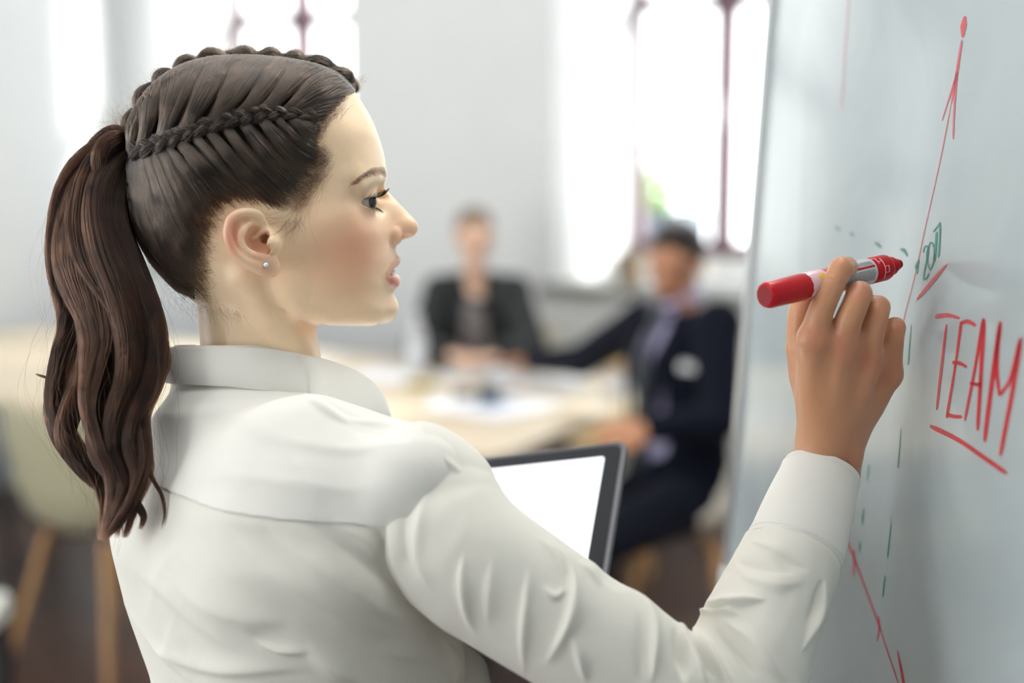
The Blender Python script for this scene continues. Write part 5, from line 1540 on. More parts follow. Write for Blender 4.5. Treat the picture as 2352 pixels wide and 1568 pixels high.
for s in (1, -1):
    h = wst + TRw * s * .085
    FV = Vol(h + np.array([-.2, -.2, 0.004]), h + np.array([.2, .2, .16]), .006)
    FV.chain([h - TFw * .03 + np.array([0, 0, .042]), h + TFw * .08 + np.array([0, 0, .036]), h + TFw * .16 + np.array([0, 0, .028])], [.036, .036, .026], k=.02)
    FV.op(lambda X, Y, Z: .008 - Z + 0 * X + 0 * Y, FV.lo, FV.lo + 2, .004, 'i')
    v1, q1 = FV.mesh(smooth=1)
    mesh_np('shoe', v1, q1, m_shoe, woman)
# inner arm joins neck and forearm into one body
def ringtube(P, R, n=16):
    P = np.asarray(P, float); T, N, B = frames_along(P); a = np.linspace(0, 2 * math.pi, n, endpoint=False)
    V = (P[:, None] + np.asarray(R)[:, None, None] * (np.cos(a)[None, :, None] * N[:, None] + np.sin(a)[None, :, None] * B[:, None])).reshape(-1, 3)
    Q = [(i * n + j, i * n + (j + 1) % n, (i + 1) * n + (j + 1) % n, (i + 1) * n + j) for i in range(len(P) - 1) for j in range(n)]
    return V, np.array(Q)
armP = cspline(np.array([pc(600, 960, 1.125), pc(700, 1080, 1.09), pc(960, 1170, 1.03), pc(1068, 1277, 1.005), pc(1356, 1471, 1.0), pc(1640, 1650, 1.008), pc(1740, 1460, 1.035), pc(1810, 1310, 1.058)]), 40)
IV, IQ = ringtube(armP, np.interp(np.linspace(0, 1, 40), [0, .1, .3, .7, .75, 1], [.030, .034, .036, .032, .03, .022]))
hc, ac = h2c(HEADV), AVV
body_V = np.concatenate([hc, ac, IV]); o1, o2 = len(hc), len(hc) + len(ac)
def nearest_edge(V, Q, p):
    m_ = V[Q].mean(1); i = np.argmin(np.linalg.norm(m_ - p, axis=1)); return Q[i]
qh = nearest_edge(hc, HEADQ, armP[0]); qa = nearest_edge(ac, AVQ, armP[-1])
bq = np.concatenate([HEADQ, AVQ + o1, IQ + o2, [[qh[0], qh[1], o2 + 1, o2]], [[qa[0] + o1, qa[1] + o1, o2 + len(IV) - 15, o2 + len(IV) - 16]]])
body_C = np.concatenate([HC_, HC2, np.tile(SKIN, (len(IV), 1))])
body = mesh_np('body', c2w(body_V), bq, m_skin, woman, attrs={'col': body_C})
# ================================================================ whiteboard on its stand
LN = math.radians(3.2)
BX0, BZ0 = .322, 1.516
YAW = math.radians(3.5)
b_al = np.array([math.sin(YAW), -math.cos(YAW), 0])                                  # along the board towards the near end
b_n = np.array([-math.cos(YAW) * math.cos(LN), -math.sin(YAW) * math.cos(LN), math.sin(LN)])   # out of the surface, into the room
b_up = np.cross(b_n, b_al); b_up *= np.sign(b_up[2])
B0 = np.array([BX0, 1.109, BZ0])
BF = Fr(B0, b_al, b_n, b_up)                     # (along, out of the surface, up)
YF, YN, ZB, ZT = -.572, .72, 1.06 - BZ0, 2.04 - BZ0
def brd(px, py):
    r = c2w(pc(px, py, 1.0)) - np.array([0, 0, CAMZ]); o = np.array([0, 0, CAMZ])
    s = (B0 - o).dot(b_n) / r.dot(b_n)
    return o + r * s
wbd = tag(empty('whiteboard', (BX0 + .2, 1.15, 0)), 'tilted glossy whiteboard on a stand with red TEAM lettering and an arrow chart', 'whiteboard')
def board_mat():
    m = bpy.data.materials.new('enamel_board'); m.use_nodes = True
    nt = m.node_tree; b = nt.nodes['Principled BSDF']
    tc = nt.nodes.new('ShaderNodeTexCoord')
    n1 = nt.nodes.new('ShaderNodeTexNoise'); n1.inputs['Scale'].default_value = 5; n1.inputs['Detail'].default_value = 4; n1.inputs['Distortion'].default_value = .8
    nt.links.new(tc.outputs['Object'], n1.inputs['Vector'])
    cr = nt.nodes.new('ShaderNodeValToRGB')
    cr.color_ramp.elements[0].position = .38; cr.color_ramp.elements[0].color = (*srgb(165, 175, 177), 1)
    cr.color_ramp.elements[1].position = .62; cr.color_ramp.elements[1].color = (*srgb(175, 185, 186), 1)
    nt.links.new(n1.outputs['Fac'], cr.inputs['Fac']); nt.links.new(cr.outputs['Color'], b.inputs['Base Color'])
    b.inputs['Roughness'].default_value = .14; b.inputs['Specular IOR Level'].default_value = .22
    mr = nt.nodes.new('ShaderNodeMapRange'); mr.inputs['To Min'].default_value = .05; mr.inputs['To Max'].default_value = .14
    nt.links.new(n1.outputs['Fac'], mr.inputs['Value']); nt.links.new(mr.outputs['Result'], b.inputs['Roughness'])
    return m
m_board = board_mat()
m_alu = mat('aluminium_rail', (.74, .76, .77), rough=.32, metal=.8, noise=.05, nscale=200)
m_grey = mat('grey_plastic', srgb(196, 200, 202), rough=.4)
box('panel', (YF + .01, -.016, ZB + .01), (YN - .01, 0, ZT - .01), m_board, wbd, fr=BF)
for nm, lo, hi in (('rail', (YF - .012, -.020, ZB + .03), (YF + .014, .006, ZT - .03)), ('rail', (YN - .014, -.020, ZB + .03), (YN + .012, .006, ZT - .03)),
                   ('rail', (YF + .03, -.020, ZT - .014), (YN - .03, .006, ZT + .012)), ('rail', (YF + .03, -.020, ZB - .012), (YN - .03, .006, ZB + .014))):
    box(nm, lo, hi, m_alu, wbd, fr=BF, bevel=.004)
for a in (YF, YN):
    for z in (ZB, ZT):
        box('corner_cap', (a - .014 if a == YF else a - .032, -.022, z - .014 if z == ZB else z - .032), (a + .032 if a == YF else a + .014, .008, z + .032 if z == ZB else z + .014), m_grey, wbd, fr=BF, bevel=.010, seg=3)
# stand behind the board
for a in (YF + .28, YN - .28):
    p1 = BF((a, -.03, ZT - .15)); p2 = BF((a, -.03, ZB - .02))
    d = p2 - p1; p3 = p2 + d / abs(d[2]) * (p2[2] - .02) ; p3[0] = p2[0] + .05
    tube('leg', [p1, p2, np.array([p3[0], p3[1], .02])], .014, m_alu, wbd)
    q = BF((a, -.03, ZT - .35)); tube('leg', [q, np.array([q[0] + .62, q[1], .02])], .012, m_alu, wbd)
    for f in (np.array([p3[0], p3[1], 0]), np.array([q[0] + .62, q[1], 0])):
        lathe('foot', [(.016, 0), (.020, .004), (.020, .030), (.015, .034)], mat('rubber', (.03, .03, .03), .8), wbd, Fr(f, (1, 0, 0), (0, 1, 0)), 14)
tube('crossbar', [BF((YF + .28, -.034, ZB + .02)), BF((YN - .28, -.034, ZB + .02))], .010, m_alu, wbd)

def ink_mat(name, c, a):
    m = mat(name, c, rough=.35, noise=.25, nscale=260)
    m.node_tree.nodes['Principled BSDF'].inputs['Alpha'].default_value = a
    return m
m_rink = ink_mat('red_marker_ink', srgb(208, 44, 58), .86); m_rthin = ink_mat('thin_red_ink', srgb(214, 66, 84), .8); m_gink = ink_mat('green_marker_ink', srgb(0, 132, 108), .92)
m_gf = ink_mat('faded_green_ink', srgb(90, 176, 156), .5); m_rf = ink_mat('faded_red_ink', srgb(220, 150, 150), .35)
def stroke(name, pts, w, mt, parent=wbd):
    """one pen stroke on the board: pixel polyline, width in pixels (list or number)"""
    P = cspline(np.array(pts, float), max(10, 8 * (len(pts) - 1))) if len(pts) > 2 else np.linspace(pts[0], pts[1], 8)
    w = np.interp(np.linspace(0, 1, len(P)), np.linspace(0, 1, np.size(w)) if np.size(w) > 1 else [0, 1], w if np.size(w) > 1 else [w, w])
    e = np.linspace(0, 1, len(P)); w = w * np.minimum(1, .55 + 6 * np.minimum(e, 1 - e))
    Q3 = np.array([brd(*p) for p in P]); T = np.gradient(Q3, axis=0); T /= np.linalg.norm(T, axis=1)[:, None] + 1e-12
    S = np.cross(T, b_n); 
    # pixel width -> metres: how far one pixel is across the stroke on the board
    hw = []
    for p, q, s_ in zip(P, Q3, S):
        a = np.array(topx(w2c(q + s_ * .001))); b = np.array(topx(w2c(q - s_ * .001)))
        hw.append(.002 / max(np.linalg.norm(a - b), .05))
    hw = np.array(hw) * w / 2
    V = np.concatenate([Q3 + S * hw[:, None] + b_n * .0004, Q3 - S * hw[:, None] + b_n * .0004])
    n = len(P)
    return pyd(name, V, [(i, i + 1, n + i + 1, n + i) for i in range(n - 1)], mt, parent, smooth=True)
def mark(name): 
    e = empty(name, tuple(B0)); e.parent = wbd; e.matrix_parent_inverse = world_of(wbd).inverted(); return e
ar = mark('drawn_arrow')
stroke('arrow_dot', [(2217, 37), (2214, 60), (2212, 86)], [5, 15, 6], m_rink, ar)
stroke('arrow_shaft', [(2210, 92), (2204, 130), (2197, 176), (2186, 236)], [5, 6, 7, 4], m_rthin, ar)
stroke('arrow_shaft', [(2186, 234), (2162, 360), (2122, 540), (2106, 616), (2076, 735), (2060, 800)], 2.4, m_rthin, ar)
stroke('arrow_barb', [(2200, 165), (2182, 222), (2164, 278)], [6, 5, 3], m_rthin, ar)
stroke('arrow_barb', [(2199, 165), (2193, 240), (2190, 320)], [6, 5, 4], m_rthin, ar)
stroke('stroke', [(2176, 607), (2150, 638), (2124, 668), (2106, 688)], [5, 11, 12, 6], m_rink)
stroke('stroke', [(2170, 608), (2140, 640), (2103, 696)], [3, 4, 3], m_rf)
for nm, sts in (('letter_t', [([(2149, 727), (2180, 724), (2206, 731)], [12, 10, 6]), ([(2175, 744), (2166, 820), (2152, 941)], [5, 7, 6])]),
                ('letter_e', [([(2209, 738), (2195, 840), (2175, 960)], [8, 6, 9]), ([(2205, 743), (2224, 738), (2243, 748)], [9, 10, 8]), ([(2188, 832), (2206, 834), (2222, 843)], [9, 9, 6]), ([(2174, 951), (2192, 956), (2211, 957)], [10, 9, 8])]),
                ('letter_a', [([(2260, 731), (2240, 846), (2217, 966)], [11, 8, 8]), ([(2261, 733), (2254, 860), (2246, 988)], [11, 9, 9]), ([(2228, 880), (2242, 882), (2257, 884)], [8, 9, 8])]),
                ('letter_m', [([(2299, 738), (2280, 872), (2262, 1014)], [12, 12, 11]), ([(2297, 745), (2290, 835), (2296, 908)], [9, 11, 9]), ([(2296, 908), (2318, 878), (2346, 776)], [9, 12, 12]), ([(2346, 776), (2325, 905), (2298, 1047)], [12, 12, 12])])):
    e = mark(nm)
    for pts, w in sts: stroke('pen_stroke', pts, w, m_rink, e)
stroke('underline', [(2137, 978), (2200, 1009), (2262, 1051), (2314, 1087)], [12, 11, 11, 12], m_rink)
stroke('chart_line', [(1938, 1220), (1962, 1280), (2012, 1416), (2068, 1580)], [9, 7, 5, 4], m_rthin)
stroke('chart_tick', [(1961, 1262), (1963, 1292), (1960, 1322)], 6, m_rthin); stroke('chart_tick', [(2018, 1414), (2020, 1442), (2015, 1474)], [4, 5, 3], m_rink)
stroke('chart_tick', [(2062, 1494), (2069, 1530), (2078, 1580)], [4, 7, 8], m_rink)
stroke('faded_line', [(1952, -20), (1944, 90), (1934, 250)], 6, m_rf)
for pts, w, mt in (([(1919, 520), (1931, 529)], 7, m_gf), ([(1953, 535), (1963, 541)], 7, m_gf), ([(2009, 557), (2018, 562), (2025, 570)], [5, 7, 4], m_gink), ([(2069, 572), (2078, 576), (2085, 588)], [6, 9, 5], m_gink),
                   ([(2112, 597), (2107, 611), (2108, 628)], [7, 10, 6], m_gink), ([(2094, 744), (2090, 790), (2087, 838)], [1, 2.2, 2.6], m_gink), ([(2070, 983), (2067, 1030), (2063, 1074)], [1, 2.2, 2.6], m_gink),
                   ([(1997, 1066), (1995, 1085), (1993, 1104)], [2, 3.4, 2.6], m_gink), ([(1985, 1166), (1983, 1186), (1981, 1207)], [2.6, 4, 2.8], m_gink), ([(1977, 1243), (1976, 1255), (1975, 1268)], 3.6, m_gink),
                   ([(2049, 1188), (2044, 1235), (2039, 1281)], [1, 3.4, 3.6], m_gink), ([(2034, 1320), (2031, 1345), (2028, 1371)], [2.6, 4.2, 3.6], m_gink)):
    stroke('chart_dash', pts, w, mt)
for nm, sts in (('digit_two', [([(2121, 580), (2125, 567), (2131, 566), (2132, 582), (2125, 615), (2121, 640)], 4.5), ([(2121, 641), (2127, 640), (2134, 629)], 5)]),
                ('digit_zero', [([(2138, 556), (2131, 575), (2131, 602), (2137, 618), (2144, 604), (2147, 580), (2143, 560), (2138, 556)], 4.8)]),
                ('digit_one', [([(2152, 532), (2150, 565), (2147, 600)], 5)]), ('digit_seven', [([(2144, 532), (2152, 523), (2160, 511)], 4.5), ([(2160, 511), (2159, 550), (2156, 592)], 4.5)])):
    e = mark(nm)
    for pts, w in sts: stroke('pen_stroke', pts, w, m_gink, e)

# ================================================================ laptop carried on her left arm
L0, L1 = pc(1440, 1011, 1.300), pc(1046, 1057, 1.385)
best = None
for d in np.linspace(1.15, 1.30, 400):
    q = pc(1396, 1290, d); v = abs((L1 - L0).dot(q - L0))
    if best is None or v < best[0]: best = (v, q)
le = (L1 - L0) / np.linalg.norm(L1 - L0); ls = best[1] - L0; ls -= le * ls.dot(le); ls /= np.linalg.norm(ls)
lnrm = np.cross(le, ls); lnrm *= -np.sign(lnrm[1])
LF = Fr(c2w(L0), R3(le), R3(ls), R3(lnrm))       # (from the far right corner leftwards, downwards, towards the reader)
lap = tag(empty('laptop', c2w(L0 + ls * .21)), 'open dark grey laptop with a bright white screen in front of the woman', 'laptop')
m_lap = mat('anodised_grey', srgb(122, 122, 128), rough=.35, metal=.6); m_bez = mat('black_bezel', srgb(46, 49, 54), rough=.55, spec=.3)
m_scr = mat('lit_screen', srgb(240, 244, 252), rough=.3, emit=srgb(244, 248, 255), estr=.95)
LW, LH = .325, .222
def rrect(w, h, r, x0=0, y0=0, n=6):
    P = []
    for cx_, cy_, a0 in ((x0 + w - r, y0 + h - r, 0), (x0 + r, y0 + h - r, 90), (x0 + r, y0 + r, 180), (x0 + w - r, y0 + r, 270)):
        for k in range(n + 1):
            a = math.radians(a0 + 90 * k / n); P.append((cx_ + r * math.cos(a), cy_ + r * math.sin(a)))
    return P
lid = prism('lid', rrect(LW, LH, .010), -.006, 0, m_lap, lap, fr=LF, bevel=.0012)
prism('bezel', rrect(LW - .008, LH - .008, .008, .004, .004), 0, .0008, m_bez, lid, fr=LF)
prism('screen', rrect(LW - .040, LH - .044, .002, .020, .016), .0008, .0011, m_scr, lid, fr=LF)
bdir = R3(lnrm) * .97 + np.array([0, 0, 1.0]) * 0; bdir = bdir / np.linalg.norm(bdir)
hin = LF((0, LH + .002, 0)); bn_ = np.cross(R3(le), bdir); bn_ /= np.linalg.norm(bn_); bn_ *= np.sign(bn_[2])
BFm = Fr(hin, R3(le), bdir, bn_)
base = prism('keyboard_base', rrect(LW, .205, .010), -.014, 0, m_lap, lap, fr=BFm, bevel=.0012)
prism('keyboard', rrect(LW - .05, .095, .004, .025, .02), 0, .0015, m_bez, base, fr=BFm); prism('touchpad', rrect(.10, .06, .004, .11, .13), 0, .0006, m_lap, base, fr=BFm)
tube('hinge', [LF((.02, LH, -.002)), LF((LW - .02, LH, -.002))], .005, m_bez, lap)
# ================================================================ meeting table, chairs, things on the table
def wood_mat(name, c1, c2, rough=.4, scale=(1.2, 14, 14)):
    m = bpy.data.materials.new(name); m.use_nodes = True
    nt = m.node_tree; b = nt.nodes['Principled BSDF']
    tc = nt.nodes.new('ShaderNodeTexCoord'); mp = nt.nodes.new('ShaderNodeMapping'); mp.inputs['Scale'].default_value = scale; mp.inputs['Rotation'].default_value = (0, 0, AL)
    nt.links.new(tc.outputs['Object'], mp.inputs['Vector'])
    ns = nt.nodes.new('ShaderNodeTexNoise'); ns.inputs['Scale'].default_value = 2.2; ns.inputs['Detail'].default_value = 6; ns.inputs['Distortion'].default_value = .6
    nt.links.new(mp.outputs['Vector'], ns.inputs['Vector'])
    cr = nt.nodes.new('ShaderNodeValToRGB'); cr.color_ramp.elements[0].position = .35; cr.color_ramp.elements[0].color = (*c1, 1); cr.color_ramp.elements[1].position = .68; cr.color_ramp.elements[1].color = (*c2, 1)
    nt.links.new(ns.outputs['Fac'], cr.inputs['Fac']); nt.links.new(cr.outputs['Color'], b.inputs['Base Color'])
    b.inputs['Roughness'].default_value = rough
    return m
m_oak = wood_mat('light_oak', srgb(218, 200, 170), srgb(234, 220, 196), .38)
m_leg = wood_mat('beech_leg', srgb(176, 132, 84), srgb(200, 158, 106), .45)
m_dark = mat('dark_steel', srgb(34, 32, 34), rough=.45)
TZ = .74
tbl = tag(empty('meeting_table', RM((-.4, -1.4, 0))), 'long light oak meeting table on dark legs behind the standing woman', 'table')
def rr(s0, s1, o0, o1, r, n=6):
    return rrect(s1 - s0, o1 - o0, r, s0, o0, n)
prism('table_top', rr(-2.0 + .25, 1.33, -2.06, -.74, .10), TZ - .035, TZ, m_oak, tbl, fr=RM, bevel=.004)
for s_ in (-1.55, .95):
    for o_ in (-1.90, -.90):
        box('leg', (s_ - .03, o_ - .03, 0), (s_ + .03, o_ + .03, TZ - .06), m_dark, tbl, fr=RM, bevel=.004)
box('apron', (-1.6, -1.93, TZ - .085), (1.0, -1.88, TZ - .035), m_dark, tbl, fr=RM); box('apron', (-1.6, -.92, TZ - .085), (1.0, -.87, TZ - .035), m_dark, tbl, fr=RM)
box('apron', (-1.58, -1.9, TZ - .085), (-1.53, -.9, TZ - .035), m_dark, tbl, fr=RM); box('apron', (.93, -1.9, TZ - .085), (.98, -.9, TZ - .035), m_dark, tbl, fr=RM)

def shell_chair(s_, o_, face, shell_c, name='shell_chair', label='', group=None):
    """face: direction (s,o) the sitter looks"""
    f = np.array(face, float); f /= np.linalg.norm(f)
    fx = ew * f[0] + eo * f[1]; sx = np.array([fx[1], -fx[0], 0])
    org = RM((s_, o_, 0)); C = Fr(org, sx, fx)
    r = tag(empty(name, tuple(org)), label, 'chair', group)
    mt = mat('shell_%d_%d_%d' % tuple(shell_c), srgb(*shell_c), rough=.45)
    prof = [(.235, .435), (.20, .445), (.10, .430), (.0, .420), (-.10, .425), (-.18, .455), (-.225, .53), (-.245, .62), (-.265, .72), (-.275, .80), (-.278, .825)]
    P = cspline(np.array(prof), 26)
    n = 15; V = []
    for i, (y, z) in enumerate(P):
        t = i / 25
        hw = np.interp(t, [0, .12, .45, .6, .8, .94, 1], [.19, .225, .235, .225, .215, .19, .14])
        for j in range(n):
            u = -1 + 2 * j / (n - 1)
            lift = np.interp(t, [0, .2, .5, .65, 1], [.03, .05, .10, .05, .02]) * abs(u)**2.6
            fw = np.interp(t, [0, .4, .6, 1], [0, 0, .07, .05]) * abs(u)**2.2
            V.append(C((u * hw, y + fw, z + lift)))
    Fs = [(i * n + j, i * n + j + 1, (i + 1) * n + j + 1, (i + 1) * n + j) for i in range(25) for j in range(n - 1)]
    o = pyd('seat_shell', V, Fs, mt, r, smooth=True); md = o.modifiers.new('thick', 'SOLIDIFY'); md.thickness = .009; md.offset = 0
    for a, b in ((1, 1), (1, -1), (-1, 1), (-1, -1)):
        tube('leg', [C((a * .13, b * .13 + .01, .415)), C((a * .225, b * .225 + .01, .0))], [.017, .012], m_leg, r, n=12)
    tube('brace', [C((.14, .14, .39)), C((-.14, -.12, .39))], .006, m_dark, r, n=8); tube('brace', [C((-.14, .14, .39)), C((.14, -.12, .39))], .006, m_dark, r, n=8)
    return r
shell_chair(.06, -2.20, (0.10, 1), (172, 168, 140), label='olive beige shell chair with wooden legs pushed under the near edge of the table')
shell_chair(1.62, -1.38, (-1, -.15), (226, 222, 206), label='cream shell chair with wooden legs under the man in the navy suit')
shell_chair(.42, -.42, (.1, -1), (214, 208, 190), label='shell chair carrying the seated woman in the grey cardigan')
shell_chair(1.02, -.40, (-.1, -1), (220, 190, 140), label='tan shell chair standing empty between the seated woman and the man')

# things on the table
def on_table(s_, o_, z=0.0): return RM((s_, o_, TZ + z))
def FrT(s_, o_, ang=0, z=0.0):
    a = AL * -1 + ang
    return Fr(on_table(s_, o_, z + .0005), (math.cos(a), math.sin(a), 0), (-math.sin(a), math.cos(a), 0))
m_paper = mat('paper', srgb(244, 246, 250), rough=.8); m_chart = mat('printed_chart', srgb(120, 150, 190), rough=.8)
_nsh = 0
def sheet(s_, o_, ang, w=.21, h=.297, z=0, label='', group=None, n=1):
    global _nsh
    _nsh += 1; f = FrT(s_, o_, ang, z + .0022 * (_nsh % 3))
    o = box('paper_sheet', (-w / 2, -h / 2, 0), (w / 2, h / 2, .0012 * n), m_paper, fr=f)
    return tag(o, label, 'paper', group), f
sheet(.36, -1.12, .3, label='white sheet of paper beside the water bottle', n=2)
o, f = sheet(1.03, -1.44, -.2, .26, .36, label='large white printed sheet near the rounded end of the table', n=2)
pyd('printed_block', [f((x, y, .0027)) for x, y in ((-.10, -.06), (-.01, -.06), (-.01, .08), (-.10, .08))], [(0, 1, 2, 3)], m_chart, o)
sheet(.84, -1.44, .5, .16, .24, label='narrow pale sheet of paper beside the tumbler', n=2)
sheet(.93, -.98, .2, .30, .21, label='open white document lying before the man\'s outstretched hand', n=4)
sheet(.62, -.98, -.4, .18, .24, label='white paper under the seated woman\'s hands')
sheet(.30, -1.55, .1, .21, .297, label='single white sheet lying on the bare part of the table')
np_ = tag(box('notepad', (-.05, -.035, 0), (.05, .035, .014), mat('olive_cover', srgb(168, 160, 84), rough=.6), fr=FrT(.60, -1.24, .2), bevel=.002), 'small olive green notepad lying on the oak table', 'notepad')
# tumbler, cups, bottle, phone
m_gl = mat('clear_glass', (.95, .98, 1), rough=.02, trans=1.0, ior=1.45); m_wat = mat('water', (.9, .96, 1), rough=0, trans=1.0, ior=1.33)
m_por = mat('white_porcelain', srgb(240, 240, 244), rough=.2, coat=.4)
ft = FrT(.93, -1.36)
tb = tag(empty('tumbler', on_table(.93, -1.36)), 'clear glass tumbler with dark blue drink on the table end', 'tumbler')
lathe('glass', [(.030, 0), (.034, .002), (.038, .10), (.0365, .10), (.0325, .008), (.001, .008)], m_gl, tb, ft, 28)
lathe('drink', [(.001, .0085), (.0322, .009), (.0345, .055), (.001, .055)], mat('blue_drink', srgb(70, 92, 120), rough=.1), tb, ft, 28)
def cup(s_, o_, label):
    f = FrT(s_, o_, .6); c = tag(empty('coffee_cup', on_table(s_, o_)), label, 'cup')
    lathe('bowl', [(.024, .006), (.030, .008), (.041, .045), (.043, .072), (.040, .072), (.038, .045), (.026, .012), (.001, .012)], m_por, c, f, 28)
    lathe('saucer', [(.030, .0005), (.066, .006), (.068, .010), (.034, .005), (.001, .004)], m_por, c, f, 28)
    a = np.linspace(-1.35, 1.35, 12); tube('handle', [f((.042 + .022 * math.cos(t) - .006, 0, .042 + .022 * math.sin(t))) for t in a], .0038, m_por, c, n=8)
    lathe('coffee', [(.001, .055), (.0385, .056), (.001, .057)], mat('coffee', srgb(48, 28, 18), rough=.1), c, f, 24)
cup(.86, -1.16, 'white porcelain cup on a saucer beside the tumbler'); cup(1.25, -1.02, 'white porcelain cup on a saucer next to the man\'s elbow')
bt = tag(empty('water_bottle', on_table(.43, -1.00)), 'tall frosted plastic water bottle standing before the seated woman', 'bottle')
fb = FrT(.43, -1.00)
m_pet = mat('frosted_plastic', (.88, .91, .95), rough=.3, trans=.35, ior=1.3)
lathe('bottle_body', [(.030, 0), (.034, .004), (.034, .12), (.031, .15), (.014, .185), (.013, .20), (.001, .201)], m_pet, bt, fb, 28)
lathe('cap', [(.015, .198), (.0155, .2), (.0155, .216), (.012, .218)], mat('white_cap', srgb(236, 238, 242), rough=.4), bt, fb, 20)
lathe('label_band', [(.0342, .05), (.0348, .052), (.0348, .11), (.0342, .112)], mat('pale_label', srgb(226, 230, 238), rough=.5), bt, fb, 28)
ph = tag(box('smartphone', (-.035, -.072, 0), (.035, .072, .008), m_dark, fr=FrT(.80, -1.30, .5), bevel=.003), 'dark smartphone lying between the cup and the tumbler', 'phone')

# stool, bag and stand at the far end
stl = tag(empty('low_stool', RM((-1.02, -1.95, 0))), 'pale blue low stool half under the table end', 'stool')
m_pb = mat('pale_blue_seat', srgb(206, 222, 236), rough=.55)
fs_ = Fr(RM((-1.02, -1.95, 0)), ew, eo)
prism('seat', rrect(.46, .42, .06, -.23, -.21), .40, .46, m_pb, stl, fr=fs_, bevel=.012)
for a in (-1, 1):
    for b in (-1, 1): tube('leg', [fs_((a * .16, b * .14, .40)), fs_((a * .20, b * .18, 0))], [.015, .012], m_dark, stl, n=10)
fg = Fr(RM((-1.10, -2.42, 0)), ew, eo)
bag = tag(empty('handbag', RM((-1.10, -2.42, 0))), 'small dark purple bag on the floor by the stool', 'bag')
prism('bag_body', rrect(.26, .13, .05, -.13, -.065), 0, .16, mat('purple_leather', srgb(58, 46, 74), rough=.5), bag, fr=fg, bevel=.02, seg=3)
tube('strap', [fg((-.09 + .18 * k / 10, 0, .155 + .09 * math.sin(math.pi * k / 10))) for k in range(11)], .006, MATS['purple_leather'], bag, n=8)
bs = np.array([-1.31, 3.35, 0.0])
stn = tag(empty('bar_stool', tuple(bs)), 'black four legged stool with a white padded seat near the chair', 'stool')
fs2 = Fr(bs - np.array([.10, 0, 0]), (1, 0, 0), (0, 1, 0))
prism('seat', rrect(.30, .30, .05, -.16, -.15), .40, .455, mat('white_vinyl', srgb(232, 234, 226), rough=.5), stn, fr=fs2, bevel=.015)
for a in (-1, 1):
    for b in (-1, 1): box('leg', (a * .115 - .02, b * .115 - .02, 0), (a * .115 + .02, b * .115 + .02, .40), m_dark, stn, fr=fs2, bevel=.003)

# on the window sill
def on_sill(s_, o_): return RM((s_, o_, WZ0))
vs = tag(empty('clay_pot', on_sill(.80, .10)), 'brown clay pot standing on the stone window sill', 'pot')
fv = Fr(on_sill(.80, .10), ew, eo)
lathe('pot', [(.045, 0), (.050, .003), (.066, .11), (.070, .112), (.070, .128), (.062, .128), (.058, .03), (.001, .03)], mat('brown_clay', srgb(158, 140, 118), rough=.8, noise=.2, nscale=30), vs, fv, 24)
lathe('soil', [(.001, .100), (.063, .102), (.001, .108)], mat('soil', srgb(70, 54, 42), rough=1), vs, fv, 20)
for i in range(2):
    tag(box('paper_pile', (-.11, -.08, 0), (.11, .08, .055 - .02 * i), m_paper, fr=Fr(on_sill((1.02, 1.50)[i], (.06, .05)[i]), ew, eo), bevel=.003),
        ('white pile of papers on the sill beside the clay pot', 'white pile of papers on the sill behind the man\'s shoulder')[i], 'paper pile')
lv = tag(box('storage_box', (-.07, -.06, 0), (.07, .06, .12), mat('lilac_card', srgb(196, 196, 226), rough=.7), fr=Fr(on_sill(1.50, .22), ew, eo), bevel=.004), 'lilac cardboard box on the sill by the window mullion', 'box')
yl = tag(lathe('yellow_jar', [(.020, 0), (.022, .002), (.022, .06), (.018, .066), (.018, .075), (.001, .076)], mat('yellow_plastic', srgb(206, 184, 84), rough=.5), None, Fr(on_sill(1.06, .24), ew, eo), 18), 'small yellow jar on the sill behind the papers', 'jar')
# shrub in a trough outside the window
trg = tag(empty('planter_trough', RM((.44, 1.2, 0))), 'dark planter trough with a green shrub outside the window', 'planter')
box('trough', (.22, 1.02, 0), (.66, 1.40, 1.22), mat('dark_zinc', srgb(74, 78, 88), rough=.6), trg, fr=RM, bevel=.01)
nl = 900
c = np.stack([rng.normal(.36, .10, nl), rng.normal(1.20, .09, nl), 1.22 + np.abs(rng.normal(.10, .12, nl))], 1)
c[:, 0] -= (c[:, 2] - 1.3) * .35
V = []; Q = []
for i in range(nl):
    a = rng.normal(0, 1, 3); a /= np.linalg.norm(a); b = np.cross(a, rng.normal(0, 1, 3)); b /= np.linalg.norm(b)
    L_, W_ = .045 * rng.uniform(.7, 1.3), .016
    for k in (c[i] - a * L_ / 2, c[i] + b * W_, c[i] + a * L_ / 2, c[i] - b * W_): V.append(RM(k))
    Q.append((4 * i, 4 * i + 1, 4 * i + 2, 4 * i + 3))
fo = mesh_np('foliage', np.array(V), np.array(Q), mat('shrub_leaf', srgb(126, 158, 84), rough=.6), trg, smooth=False); fo['kind'] = 'stuff'
